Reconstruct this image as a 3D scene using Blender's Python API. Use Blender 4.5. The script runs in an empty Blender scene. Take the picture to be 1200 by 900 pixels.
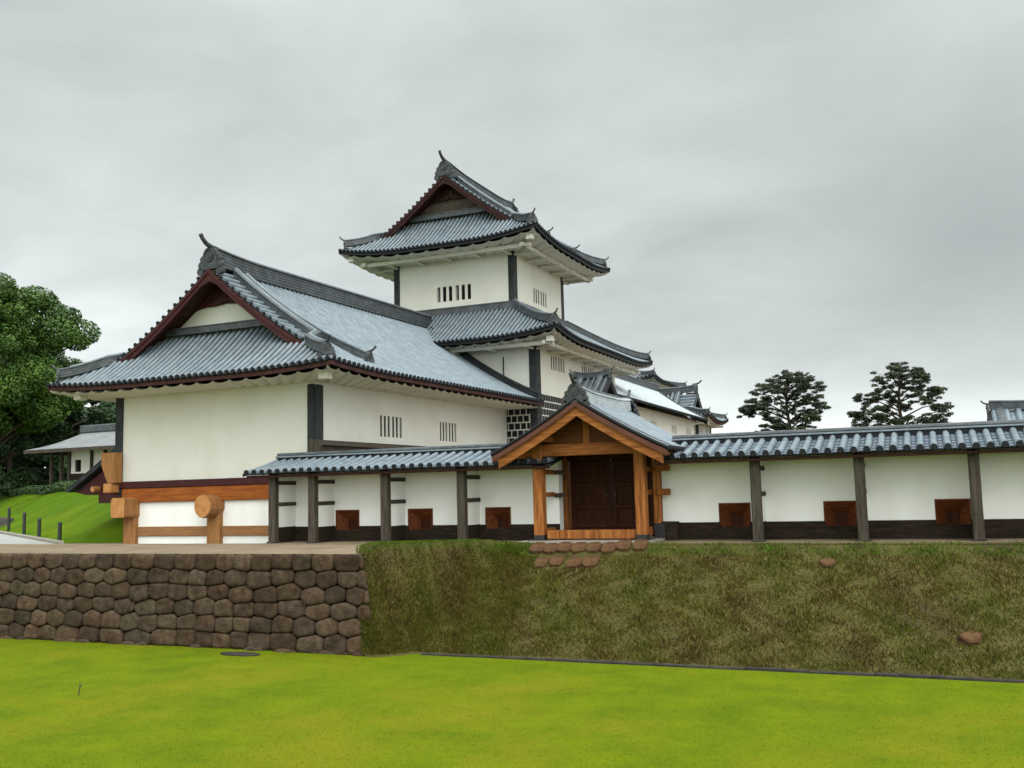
import bpy, math, random
import numpy as np
from mathutils import Vector, Matrix, noise
random.seed(7); RNG = np.random.default_rng(11)
S = bpy.context.scene
COL = S.collection
R = math.radians
# ------------------------------------------------------------------ camera
F_PX, YAW, PITCH, ROLL = 1146.68, -0.398334, 0.109866, 0.0246474
CAM = Vector((3.81415, -23.3279, 1.28819))
fw = Vector((math.sin(YAW) * math.cos(PITCH), math.cos(YAW) * math.cos(PITCH), math.sin(PITCH)))
rt = Vector((math.cos(YAW), -math.sin(YAW), 0)); up = rt.cross(fw)
cx_ = rt * math.cos(ROLL) - up * math.sin(ROLL); cy_ = rt * math.sin(ROLL) + up * math.cos(ROLL)
cam = bpy.data.objects.new('camera', bpy.data.cameras.new('camera')); COL.objects.link(cam)
cam.data.sensor_width = 36; cam.data.lens = F_PX / 1200 * 36; cam.data.clip_end = 3000
m = Matrix((cx_, cy_, -fw)).transposed().to_4x4(); m.translation = CAM
cam.matrix_world = m
S.camera = cam
# ------------------------------------------------------------------ sky, sun, exposure
SUN_EL, SUN_AZ = R(42), R(136)          # azimuth clockwise from +Y
W = bpy.data.worlds.new('World'); S.world = W; W.use_nodes = True
nt = W.node_tree; N = nt.nodes; L = nt.links
for n in list(N): N.remove(n)
def wn(t, **k):
    n = N.new(t)
    for a, b in k.items(): setattr(n, a, b)
    return n
out = wn('ShaderNodeOutputWorld'); bg = wn('ShaderNodeBackground'); bg.inputs[1].default_value = 0.1
sky = wn('ShaderNodeTexSky', sky_type='NISHITA', sun_disc=False, sun_elevation=SUN_EL, sun_rotation=SUN_AZ)
tc = wn('ShaderNodeTexCoord'); sep = wn('ShaderNodeSeparateXYZ'); L.new(tc.outputs['Generated'], sep.inputs[0])
def math_(op, a, b=None, clamp=False):
    n = wn('ShaderNodeMath', operation=op, use_clamp=clamp)
    for i, v in enumerate((a, b)):
        if v is None: continue
        if isinstance(v, (int, float)): n.inputs[i].default_value = v
        else: L.new(v, n.inputs[i])
    return n.outputs[0]
zc = math_('MAXIMUM', sep.outputs[2], 0.0)
den = math_('ADD', zc, 0.22)
cmb = wn('ShaderNodeCombineXYZ')
L.new(math_('DIVIDE', sep.outputs[0], den), cmb.inputs[0]); L.new(math_('DIVIDE', sep.outputs[1], den), cmb.inputs[1])
def cloud(scale, detail, rough, off, dist=0.0):
    mp = wn('ShaderNodeMapping'); mp.inputs[1].default_value = off; L.new(cmb.outputs[0], mp.inputs[0])
    n = wn('ShaderNodeTexNoise'); n.inputs['Scale'].default_value = scale; n.inputs['Detail'].default_value = detail
    n.inputs['Roughness'].default_value = rough; n.inputs['Distortion'].default_value = dist
    L.new(mp.outputs[0], n.inputs['Vector']); return n.outputs[0]
c1 = cloud(0.9, 5, 0.5, (3.1, 1.7, 0.4), 0.3); c2 = cloud(2.6, 6, 0.55, (0.3, 5.2, 1.4), 0.4)
# darker bank of cloud low on the right, and one high on the left (fixed directions of this sky)
def blob(px, py, width):
    d = (fw * F_PX + cx_ * (px - 600) - cy_ * (py - 450)).normalized()
    v = wn('ShaderNodeVectorMath', operation='DOT_PRODUCT'); L.new(tc.outputs['Generated'], v.inputs[0]); v.inputs[1].default_value = d
    a = math_('SUBTRACT', 1.0, v.outputs['Value'])
    e = math_('DIVIDE', a, -width)
    return math_('POWER', 2.718, e)
cl = math_('ADD', math_('MULTIPLY', c1, 0.55), math_('MULTIPLY', c2, 0.45))
cl = math_('SUBTRACT', cl, 0.5)
base = math_('ADD', 5.6, math_('MULTIPLY', cl, 8.0))
dk = math_('ADD', math_('ADD', math_('MULTIPLY', blob(1190, 290, 0.014), 2.6), math_('MULTIPLY', blob(30, 420, 0.012), -1.6)), math_('MULTIPLY', blob(-60, 200, 0.018), 0.6))
dk = math_('ADD', dk, math_('MULTIPLY', blob(760, 60, 0.05), 0.5))
dk = math_('MULTIPLY', dk, math_('ADD', 0.75, math_('MULTIPLY', cl, 2.4)))
base = math_('SUBTRACT', base, dk)
lowb = math_('POWER', math_('SUBTRACT', 1.0, zc), 13.0)
base = math_('ADD', base, math_('MULTIPLY', lowb, 9.0))
zen = math_('POWER', zc, 5.0)
base = math_('ADD', base, math_('MULTIPLY', zen, 22.0))
# the cloud layer glows towards the hidden sun, behind and to the right of the camera
gd_ = wn('ShaderNodeVectorMath', operation='DOT_PRODUCT'); L.new(tc.outputs['Generated'], gd_.inputs[0])
gd_.inputs[1].default_value = (math.sin(SUN_AZ) * math.cos(SUN_EL), math.cos(SUN_AZ) * math.cos(SUN_EL), math.sin(SUN_EL))
gl_ = math_('POWER', math_('ADD', math_('MULTIPLY', gd_.outputs['Value'], .5), .5), 3.0)
base = math_('ADD', base, math_('MULTIPLY', gl_, 18.0))
tint = wn('ShaderNodeMix', data_type='RGBA', blend_type='MULTIPLY'); tint.inputs[0].default_value = 1.0
cc = wn('ShaderNodeCombineColor'); [L.new(base, cc.inputs[i]) for i in range(3)]
L.new(cc.outputs[0], tint.inputs[6]); tint.inputs[7].default_value = (0.935, 1.0, 0.985, 1)
mix = wn('ShaderNodeMix', data_type='RGBA'); mix.inputs[0].default_value = 0.95
L.new(sky.outputs[0], mix.inputs[6]); L.new(tint.outputs[2], mix.inputs[7])
L.new(mix.outputs[2], bg.inputs[0]); L.new(bg.outputs[0], out.inputs[0])
sd = bpy.data.lights.new('sun', 'SUN'); sd.energy = 1.1; sd.angle = R(45); sd.color = (1, .97, .91)
so = bpy.data.objects.new('sun', sd); COL.objects.link(so)
so.rotation_euler = (R(90) - SUN_EL, 0, -SUN_AZ + math.pi)
vs = S.view_settings; vs.view_transform = 'Standard'; vs.look = 'None'; vs.exposure = 0.14; vs.gamma = 1; vs.use_curve_mapping = False
S.cycles.max_bounces = 6; S.cycles.diffuse_bounces = 4

# ------------------------------------------------------------------ materials
def mat(name, col, rough=.8, spec=.5, noise_amt=0., scale=3., col2=None, bump=0., bscale=30., metal=0., stretch=None, detail=5, ramp=(.35, .65), coat=0.):
    M = bpy.data.materials.new(name); M.use_nodes = True
    t = M.node_tree; b = t.nodes['Principled BSDF']
    b.inputs['Base Color'].default_value = (*col, 1); b.inputs['Roughness'].default_value = rough
    b.inputs['Specular IOR Level'].default_value = spec; b.inputs['Metallic'].default_value = metal
    b.inputs['Coat Weight'].default_value = coat
    if col2 or bump:
        tcx = t.nodes.new('ShaderNodeTexCoord'); mp = t.nodes.new('ShaderNodeMapping')
        t.links.new(tcx.outputs['Object'], mp.inputs[0])
        if stretch: mp.inputs['Scale'].default_value = stretch
    if col2:
        n = t.nodes.new('ShaderNodeTexNoise'); n.inputs['Scale'].default_value = scale; n.inputs['Detail'].default_value = detail
        n.inputs['Roughness'].default_value = .62
        t.links.new(mp.outputs[0], n.inputs['Vector'])
        r = t.nodes.new('ShaderNodeValToRGB'); e = r.color_ramp.elements
        e[0].position, e[1].position = ramp; e[0].color = (*col, 1); e[1].color = (*col2, 1)
        t.links.new(n.outputs[0], r.inputs[0]); t.links.new(r.outputs[0], b.inputs['Base Color'])
    if bump:
        n2 = t.nodes.new('ShaderNodeTexNoise'); n2.inputs['Scale'].default_value = bscale; n2.inputs['Detail'].default_value = 4
        t.links.new(mp.outputs[0], n2.inputs['Vector'])
        bp = t.nodes.new('ShaderNodeBump'); bp.inputs['Strength'].default_value = bump; bp.inputs['Distance'].default_value = .03
        t.links.new(n2.outputs[0], bp.inputs['Height']); t.links.new(bp.outputs[0], b.inputs['Normal'])
    return M
PANL_SHADED = mat('shaded_wall_pan_tile', (.09, .115, .14), .42, .4, col2=(.15, .18, .21), scale=2.6, bump=.12, bscale=14)  # same lead tile on the wall roofs, milder groove shade painted into the colour
PAN_SHADED = mat('shaded_pan_tile', (.05, .06, .07), .45, .5, col2=(.11, .125, .14), scale=2.2, bump=.12, bscale=14)  # lead tile between the rolls, colour darkened to stand in for groove shade
TILE = mat('lead_tile', (.130, .164, .190), .42, .30, col2=(.205, .242, .268), scale=3.2, bump=.12, bscale=14)
TILE_D = mat('ridge_tile', (.032, .037, .041), .45, .45, col2=(.075, .085, .092), scale=4, bump=.3, bscale=20)
ORN = mat('ornament_tile', (.02, .023, .025), .5, .4, col2=(.05, .056, .06), scale=8, bump=.3, bscale=20)
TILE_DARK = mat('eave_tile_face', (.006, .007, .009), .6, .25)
TILE_BRIGHT = mat('weathered_tile', (.27, .30, .315), .4, .6, col2=(.43, .47, .49), scale=5, bump=.2, bscale=14)
PLASTER = mat('lime_plaster', (.80, .775, .69), .9, .2, col2=(.745, .715, .625), scale=.9, bump=.06, bscale=9, ramp=(.42, .75))
def stained_plaster(name, a, b):
    # rain streaks running down and a thin greenish film in patches
    M = mat(name, a, .9, .15, col2=b, scale=.7, bump=.06, bscale=9, ramp=(.42, .8))
    t = M.node_tree; b = t.nodes['Principled BSDF']
    src = b.inputs['Base Color'].links[0].from_socket
    tcx = t.nodes.new('ShaderNodeTexCoord'); mp = t.nodes.new('ShaderNodeMapping'); mp.inputs['Scale'].default_value = (1.1, 1.1, .45)
    t.links.new(tcx.outputs['Object'], mp.inputs[0])
    n = t.nodes.new('ShaderNodeTexNoise'); n.inputs['Scale'].default_value = 1.3; n.inputs['Detail'].default_value = 6
    t.links.new(mp.outputs[0], n.inputs['Vector'])
    r = t.nodes.new('ShaderNodeValToRGB'); e = r.color_ramp.elements
    e[0].position, e[1].position = .50, .85; e[0].color = (1, 1, 1, 1); e[1].color = (.87, .865, .81, 1)
    t.links.new(n.outputs[0], r.inputs[0])
    mx = t.nodes.new('ShaderNodeMix'); mx.data_type = 'RGBA'; mx.blend_type = 'MULTIPLY'; mx.inputs[0].default_value = .65
    t.links.new(src, mx.inputs[6]); t.links.new(r.outputs[0], mx.inputs[7]); t.links.new(mx.outputs[2], b.inputs['Base Color'])
    return M
PLASTER = stained_plaster('darker_plaster', (.615, .605, .55), (.56, .545, .48))  # darker plaster tone, for the large buildings and their soffits
PLASTER_PALE = stained_plaster('pale_plaster', (.85, .85, .815), (.80, .795, .75))  # lighter plaster tone, for the low walls and the gatehouse base panel
LEAD = mat('lead_sheet', (.014, .017, .018), .65, .2, col2=(.032, .037, .039), scale=3, bump=.2, bscale=12)
TIMBER = mat('weathered_timber', (.040, .032, .024), .9, .1, col2=(.085, .071, .056), scale=2.5, stretch=(9, 9, .8), bump=.4, bscale=12)
DARKW = mat('dark_base_board', (.014, .010, .007), .85, .1, col2=(.034, .024, .016), scale=3, stretch=(1, 6, 6), bump=.2, bscale=8)
MAROON = mat('maroon_lacquer', (.036, .008, .009), .65, .2, col2=(.056, .015, .014), scale=4)
MAROON_D = mat('dark_bargeboard', (.024, .009, .008), .7, .15, col2=(.038, .014, .012), scale=4)
GABLEW = mat('gable_boarding', (.060, .047, .038), .85, .15, col2=(.10, .082, .066), scale=3)
SOFFITW = mat('eave_board', (.030, .010, .008), .7, .2, col2=(.06, .022, .018), scale=4)
def wood(name, a, b, st=(1.0, 14, 14)): return mat(name, a, .65, .15, col2=b, scale=1.6, stretch=st, bump=.15, bscale=9, detail=7)
CYPRESS_H = wood('cypress_beam', (.32, .095, .018), (.19, .05, .010))
TANW = wood('pale_cypress_beam', (.33, .165, .070), (.21, .095, .038))
CYPRESS_V = wood('cypress_post', (.34, .165, .06), (.20, .085, .028), (12, 12, .8))
CYPRESS_END = mat('cut_log_end', (.46, .22, .07), .6, .3, col2=(.34, .14, .04), scale=6, bump=.2, bscale=25)
GATEW = wood('gate_timber', (.36, .135, .034), (.15, .043, .010), (9, 9, .9))
GATEB = wood('gate_beam', (.36, .135, .034), (.17, .050, .012), (.9, 9, 9))
GATED = wood('gate_board_dark', (.055, .015, .005), (.026, .007, .0025), (9, 9, .7))
GABLEB = wood('gable_board', (.13, .046, .014), (.075, .024, .008))
LOOPW = wood('loophole_timber', (.17, .052, .018), (.08, .022, .007), (1, 9, 9))
GFASC = mat('gate_fascia', (.10, .028, .012), .55, .4, col2=(.06, .018, .009), scale=3)
BLACK = mat('black_metal', (.012, .012, .013), .5, .5)
SHADOW = mat('dark_interior', (.012, .011, .010), .8, .2)
STONE = mat('wall_stone', (.042, .026, .016), .9, .12, col2=(.086, .058, .037), scale=5, bump=.8, bscale=16)
def add_tint(M, attr='tint'):
    t = M.node_tree; b = t.nodes['Principled BSDF']; src = b.inputs['Base Color'].links[0].from_socket
    at = t.nodes.new('ShaderNodeAttribute'); at.attribute_name = attr
    mx = t.nodes.new('ShaderNodeMix'); mx.data_type = 'RGBA'; mx.blend_type = 'MULTIPLY'; mx.inputs[0].default_value = 1
    t.links.new(src, mx.inputs[6]); t.links.new(at.outputs['Color'], mx.inputs[7]); t.links.new(mx.outputs[2], b.inputs['Base Color'])
add_tint(STONE)
SLAB = mat('granite_slab', (.30, .27, .22), .8, .3, col2=(.21, .19, .155), scale=5, bump=.3, bscale=20)
BRICKST = mat('reddish_step_stone', (.115, .064, .032), .95, .08, col2=(.07, .036, .019), scale=7, bump=.6, bscale=20)
SOIL = mat('packed_earth', (.23, .175, .115), .85, .2, col2=(.155, .115, .072), scale=1.1, bump=.4, bscale=14)
PATH = mat('gravel_path', (.36, .36, .34), .8, .3, col2=(.27, .27, .25), scale=2, bump=.3, bscale=30)
KERBM = mat('dark_kerb', (.018, .015, .013), .8, .3, col2=(.04, .034, .028), scale=4, bump=.4)
BARK = mat('bark', (.05, .036, .026), .9, .2, col2=(.09, .068, .05), scale=4, stretch=(6, 6, 1), bump=.6)
PBARK = mat('pine_bark', (.022, .016, .012), .95, .1, col2=(.045, .033, .025), scale=4, stretch=(6, 6, 1))
THATCH = mat('pale_roof_sheet', (.22, .225, .23), .7, .3, col2=(.16, .165, .17), scale=1.2, bump=.3, bscale=8)
def grassmat(name, a, b, c, s1, s2, rough=.75, bump=.5, bs=60):
    M = mat(name, a, rough, .25, col2=b, scale=s1, bump=bump, bscale=bs)
    t = M.node_tree; bs_ = t.nodes['Principled BSDF']; src = bs_.inputs['Base Color'].links[0].from_socket
    tcx = t.nodes.new('ShaderNodeTexCoord')
    n = t.nodes.new('ShaderNodeTexNoise'); n.inputs['Scale'].default_value = s2; n.inputs['Detail'].default_value = 6; n.inputs['Roughness'].default_value = .7
    t.links.new(tcx.outputs['Object'], n.inputs['Vector'])
    r = t.nodes.new('ShaderNodeValToRGB'); e = r.color_ramp.elements; e[0].position, e[1].position = .48, .66
    e[0].color = (0, 0, 0, 1); e[1].color = (1, 1, 1, 1); t.links.new(n.outputs[0], r.inputs[0])
    mx = t.nodes.new('ShaderNodeMix'); mx.data_type = 'RGBA'; t.links.new(r.outputs[0], mx.inputs[0])
    t.links.new(src, mx.inputs[6]); mx.inputs[7].default_value = (*c, 1); t.links.new(mx.outputs[2], bs_.inputs['Base Color'])
    return M
LAWN = grassmat('mown_lawn', (.122, .160, .003), (.084, .124, .003), (.150, .154, .006), .9, .30, rough=.95)
HILLG = grassmat('hill_lawn', (.075, .135, .003), (.045, .095, .002), (.11, .155, .004), .35, .15, rough=.95)
BANKG = grassmat('bank_turf', (.060, .056, .009), (.082, .066, .015), (.048, .032, .010), 1.6, .55, bump=1.0, bs=18)
def leafmat(name, a, b, scale=.6, tr=.25):
    M = mat(name, a, .6, .35, col2=b, scale=scale, detail=3)
    p = M.node_tree.nodes['Principled BSDF']
    p.inputs['Transmission Weight'].default_value = 0
    p.inputs['Subsurface Weight'].default_value = 0
    return M
LEAF = leafmat('broad_leaf', (.024, .064, .008), (.070, .138, .014), .5)
LEAF2 = leafmat('far_leaf', (.022, .05, .016), (.045, .085, .028), .4)
NEEDLE = leafmat('pine_needle', (.018, .03, .012), (.04, .055, .02), .8)
HEDGE = leafmat('hedge_leaf', (.02, .05, .012), (.045, .085, .02), 1.2)
BLADE = leafmat('lawn_blade', (.110, .152, .003), (.152, .178, .006), .5)
for M_ in (BLADE, LAWN, HILLG): M_.node_tree.nodes['Principled BSDF'].inputs['Specular IOR Level'].default_value = .06; M_.node_tree.nodes['Principled BSDF'].inputs['Roughness'].default_value = .95
def blade_tint(M): add_tint(M)
WILD = mat('wild_blade', (1, 1, 1), .9, .08, col2=(.8, .8, .8), scale=2); add_tint(WILD)

# ------------------------------------------------------------------ mesh builder
class MB:
    def __init__(s): s.v = []; s.f = []; s.mi = []
    def add(s, vs, fs, mi=0):
        o = len(s.v); s.v += [tuple(v) for v in vs]
        s.f += [tuple(i + o for i in f) for f in fs]; s.mi += [mi] * len(fs)
    def box(s, x0, x1, y0, y1, z0, z1, mi=0):
        s.add([(x0, y0, z0), (x1, y0, z0), (x1, y1, z0), (x0, y1, z0), (x0, y0, z1), (x1, y0, z1), (x1, y1, z1), (x0, y1, z1)],
              [(3, 2, 1, 0), (4, 5, 6, 7), (0, 1, 5, 4), (1, 2, 6, 5), (2, 3, 7, 6), (3, 0, 4, 7)], mi)
    def bbox(s, x0, x1, y0, y1, z0, z1, b=.015, mi=0):
        # box with chamfered edges, long axis kept
        ex, ey, ez = x1 - x0, y1 - y0, z1 - z0
        ax = max(range(3), key=lambda i: (ex, ey, ez)[i])
        lo, hi = (x0, y0, z0), (x1, y1, z1); i, j = [k for k in range(3) if k != ax]
        prof = [(lo[i] + b, lo[j]), (hi[i] - b, lo[j]), (hi[i], lo[j] + b), (hi[i], hi[j] - b), (hi[i] - b, hi[j]), (lo[i] + b, hi[j]), (lo[i], hi[j] - b), (lo[i], lo[j] + b)]
        mi_, mj = (lo[i] + hi[i]) / 2, (lo[j] + hi[j]) / 2
        rings = []
        for t, k in ((lo[ax], .0), (lo[ax] + b, 1), (hi[ax] - b, 1), (hi[ax], .0)):
            rg = []
            for p, q in prof:
                c = [0, 0, 0]; c[ax] = t
                if not k:
                    p = mi_ + (p - mi_) * (1 - 2 * b / max(1e-6, hi[i] - lo[i])); q = mj + (q - mj) * (1 - 2 * b / max(1e-6, hi[j] - lo[j]))
                c[i] = p; c[j] = q; rg.append(tuple(c))
            rings.append(rg)
        s.loft(rings, True, True, mi)
    def loft(s, rings, closed=True, caps=True, mi=0):
        n = len(rings[0]); vs = [p for r in rings for p in r]; fs = []
        for k in range(len(rings) - 1):
            for a in range(n if closed else n - 1):
                b = (a + 1) % n; fs.append((k * n + a, k * n + b, (k + 1) * n + b, (k + 1) * n + a))
        if caps and closed: fs += [tuple(range(n))[::-1], tuple(range((len(rings) - 1) * n, len(rings) * n))]
        s.add(vs, fs, mi)
    def prism(s, poly, axis, t0, t1, mi=0):
        def mk(p, t):
            if axis == 'y': return (p[0], t, p[1])
            if axis == 'x': return (t, p[0], p[1])
            return (p[0], p[1], t)
        s.loft([[mk(p, t0) for p in poly], [mk(p, t1) for p in poly]], True, True, mi)
    def tube(s, pts, rad, n=8, mi=0):
        pts = [Vector(p) for p in pts]; rings = []
        if not hasattr(rad, '__len__'): rad = [rad] * len(pts)
        ref = Vector((0, 0, 1))
        for i, p in enumerate(pts):
            d = (pts[min(i + 1, len(pts) - 1)] - pts[max(i - 1, 0)]).normalized()
            if abs(d.dot(ref)) > .95: ref = Vector((1, 0, 0)) if abs(d.x) < .9 else Vector((0, 1, 0))
            a = d.cross(ref).normalized(); b = a.cross(d)
            rings.append([tuple(p + (a * math.cos(2 * math.pi * k / n) + b * math.sin(2 * math.pi * k / n)) * rad[i]) for k in range(n)])
        s.loft(rings, True, True, mi)
    def sweep(s, prof, path, mi=0, scale=None):
        path = [Vector(p) for p in path]; rings = []
        for i, p in enumerate(path):
            d = path[min(i + 1, len(path) - 1)] - path[max(i - 1, 0)]; d.z = 0; d.normalize()
            lat = Vector((d.y, -d.x, 0)); k = scale[i] if scale else 1
            rings.append([tuple(p + lat * a * k + Vector((0, 0, b * k))) for a, b in prof])
        s.loft(rings, True, True, mi)
    def quad(s, a, b, c, d, mi=0): s.add([a, b, c, d], [(0, 1, 2, 3)], mi)
    def disc(s, c, r, axis, t, n=12, mi=0):
        poly = [(r * math.cos(2 * math.pi * k / n), r * math.sin(2 * math.pi * k / n)) for k in range(n)]
        if axis == 'y': s.prism([(c[0] + a, c[2] + b) for a, b in poly], 'y', c[1], c[1] + t, mi)
        elif axis == 'x': s.prism([(c[1] + a, c[2] + b) for a, b in poly], 'x', c[0], c[0] + t, mi)
        else: s.prism([(c[0] + a, c[1] + b) for a, b in poly], 'z', c[2], c[2] + t, mi)
    def build(s, name, mats, parent=None, smooth=False, loc=None):
        me = bpy.data.meshes.new(name); me.from_pydata(s.v, [], s.f)
        if not isinstance(mats, (list, tuple)): mats = [mats]
        for M in mats: me.materials.append(M)
        if len(mats) > 1: me.polygons.foreach_set('material_index', s.mi)
        if smooth: me.polygons.foreach_set('use_smooth', [True] * len(s.f))
        me.update()
        o = bpy.data.objects.new(name, me); COL.objects.link(o)
        if parent: o.parent = parent
        if loc: o.location = loc
        return o
def tag(o, label=None, cat=None, group=None, kind=None):
    if label: o['label'] = label
    if cat: o['category'] = cat
    if group: o['group'] = group
    if kind: o['kind'] = kind
    return o
def thing(name, label, cat, loc=(0, 0, 0), rz=0, sc=1, group=None):
    o = bpy.data.objects.new(name, None); COL.objects.link(o); o.location = loc; o.rotation_euler = (0, 0, rz); o.scale = (sc,) * 3
    return tag(o, label, cat, group)

# ------------------------------------------------------------------ roof kit
PROF = [(-.5, -.02), (-.37, -.03), (-.30, -.07), (-.26, .12), (-.16, .265), (0, .315), (.16, .265), (.26, .12), (.30, -.07), (.37, -.03), (.5, -.02)]
def tile_columns(mb, P, u0, u1, pitch, dmax, course=.3, cap=True, prof=PROF, d0=0., lift=.009, fi=1, pan=3):
    n = max(1, round((u1 - u0) / pitch)); pitch = (u1 - u0) / n
    D = max(dmax(u0 + (k + .5) * pitch) for k in range(n))
    nc = max(1, math.ceil((D - d0) / course))
    ds = []
    for k in range(nc): ds += [(d0 + k * course, lift), (d0 + (k + 1) * course, 0.)]
    for k in range(n):
        uc = u0 + (k + .5) * pitch
        if max(dmax(uc - .5 * pitch + 1e-4), dmax(uc), dmax(uc + .5 * pitch - 1e-4)) - d0 < .06: continue
        rows = []; lims = [dmax(min(max(uc + a * pitch, u0 + 1e-4), u1 - 1e-4)) for a, _ in prof]
        jit = random.uniform(-.012, .012) * pitch
        for d, h in ds:
            row = []
            for (a, b), lm in zip(prof, lims):
                dd = max(d0, min(d, lm)); u = uc + a * pitch + (jit if abs(a) < .4 else 0)
                p = P(u, dd); q = P(u, dd + .02); sl = Vector((q - p)); sl.normalize()
                # normal: slope tangent crossed with horizontal eave direction
                ln = math.hypot(sl.x, sl.y); nrm = Vector((-sl.x * sl.z / max(ln, 1e-5), -sl.y * sl.z / max(ln, 1e-5), ln))
                row.append(tuple(p + nrm * (b * pitch + (h * (1 if abs(a) > .3 else .25) if dd == d else 0))))
            rows.append(row)
        nv = len(prof); vs = [p for r in rows for p in r]; fs = []; pf = []
        for r in range(len(rows) - 1):
            d_a, d_b = ds[r][0], ds[r + 1][0]
            for c in range(nv - 1):
                if lims[c] <= d_a - 1e-6 and lims[c + 1] <= d_a - 1e-6: continue
                if d_b == d_a and (lims[c] < d_a or lims[c + 1] < d_a): continue
                (pf if (c < 3 or c > nv - 5) else fs).append((r * nv + c, r * nv + c + 1, (r + 1) * nv + c + 1, (r + 1) * nv + c))
        mb.add(vs, fs, 0); o_ = len(mb.v) - len(vs)
        mb.f += [tuple(i + o_ for i in f) for f in pf]; mb.mi += [pan] * len(pf)
        if cap:
            row = rows[0]; base = [(x, y, z - .0) for x, y, z in row]
            lo = [tuple(Vector(row[0]) - Vector((0, 0, .035))), tuple(Vector(row[-1]) - Vector((0, 0, .035)))]
            poly = base + [lo[1], lo[0]]
            mb.add(poly, [tuple(range(len(poly)))], fi)
            # round end tile
            c = Vector(row[len(row) // 2]); e = (Vector(row[-1]) - Vector(row[0])).normalized(); outd = P(uc, 0) - P(uc, .2); outd.z = 0; outd.normalize()
            c = c - Vector((0, 0, .16 * pitch)) + outd * .012; rr = .27 * pitch
            ring = [tuple(c + e * rr * math.cos(2 * math.pi * i / 10) + Vector((0, 0, 1)) * rr * math.sin(2 * math.pi * i / 10)) for i in range(10)]
            ring2 = [tuple(Vector(p) - outd * .05) for p in ring]
            mb.loft([ring2, ring], True, True, fi)
def ridge_prof(w, h, layers=5):
    L_ = [(w * 1.08, 0)]
    for k in range(layers):
        z0 = h * .78 * k / layers; z1 = h * .78 * (k + 1) / layers; ww = w * (1.0 - .12 * k / layers)
        L_ += [(ww, z0 + .004), (ww, z1 - .018), (ww * .9, z1 - .014), (ww * .9, z1)]
    t = h * .78; r = w * 1.12
    top = [(r, t), (r, t + .03), (r * .72, t + h * .14), (r * .35, t + h * .21)]
    right = L_ + top
    return right + [(0, h)] + [(-a, b) for a, b in reversed(right)]
def make_ornament(parent, loc, ang, sc=1., horn=True, name='ridge_ornament'):
    """end tile: arched plate with side lobes and an upturned horn tile; faces local -Y before rotation"""
    mb = MB(); w, h = .26 * sc, .52 * sc
    pts = [(-w * 1.25, 0), (w * 1.25, 0)]
    arch = [(w * math.cos(a), h * .55 + w * 1.05 * math.sin(a)) for a in [math.pi * k / 10 for k in range(11)]]
    mb.prism([(w * 1.15, -.12 * sc)] + arch + [(-w * 1.15, -.12 * sc)], 'y', -.09 * sc, .07 * sc)
    for sx in (-1, 1):
        for (a, b, r) in ((1.25, .02, .13), (1.42, -.16, .13), (1.05, .20, .11)):
            mb.disc((sx * a * w, -.07 * sc, b * sc), r * sc, 'y', .14 * sc, 10)
    mb.disc((0, -.13 * sc, h * .45), .13 * sc, 'y', .05 * sc, 12)
    mb.disc((0, -.15 * sc, h * .45), .05 * sc, 'y', .03 * sc, 8)
    ring = [(.19 * sc * math.cos(a), h * .55 + .21 * sc * math.sin(a)) for a in [math.pi * k / 8 for k in range(9)]]
    mb.tube([(a, -.1 * sc, b) for a, b in ring], .028 * sc, 6)
    if horn:
        mb.tube([(0, .28 * sc, h * 1.02), (0, 0, h * 1.08), (0, -.22 * sc, h * 1.2), (0, -.38 * sc, h * 1.42), (0, -.47 * sc, h * 1.66)],
                [.085 * sc, .08 * sc, .07 * sc, .06 * sc, .065 * sc], 8)
    o = mb.build(name, ORN, parent); o.location = loc; o.rotation_euler = (0, 0, ang); return o

def inv(fn, z, hi):
    lo, h = 0., hi
    if fn(hi) <= z: return hi
    for _ in range(26):
        mid = (lo + h) / 2
        if fn(mid) < z: lo = mid
        else: h = mid
    return lo

def eave_beams(roof, wall, rect, z, back):
    xa, xb, ya, yb = wall; x0, x1, y0, y1 = rect; bm = MB(); o = .50
    lx, rx, fy, by = xa - (xa - x0) * o, xb + (x1 - xb) * o, ya - (ya - y0) * o, (yb + (y1 - yb) * o if back else yb)
    zt, zb = z - .02, z - .17
    bm.bbox(lx - .3, rx + .3, fy - .08, fy + .08, zb, zt); bm.bbox(rx - .08, rx + .08, fy - .3, by + (.3 if back else 0), zb, zt); bm.bbox(lx - .08, lx + .08, fy - .3, by + (.3 if back else 0), zb, zt)
    if back: bm.bbox(lx - .3, rx + .3, by - .08, by + .08, zb, zt)
    n = max(2, round((xb - xa) / 1.5))
    for k in range(n + 1):
        x = xa + .1 + (xb - xa - .2) * k / n; bm.bbox(x - .07, x + .07, fy - .14, ya + .05, zb - .03, zb + .05)
        if back: bm.bbox(x - .07, x + .07, yb - .05, by + .14, zb - .03, zb + .05)
    n = max(2, round((yb - ya) / 1.5))
    for k in range(n + 1):
        y = ya + .1 + (yb - ya - .2) * k / n; bm.bbox(xb - .05, rx + .14, y - .07, y + .07, zb - .03, zb + .05); bm.bbox(lx - .14, xa + .05, y - .07, y + .07, zb - .03, zb + .05)
    bm.build('eave_beam', PLASTER, roof)

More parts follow.
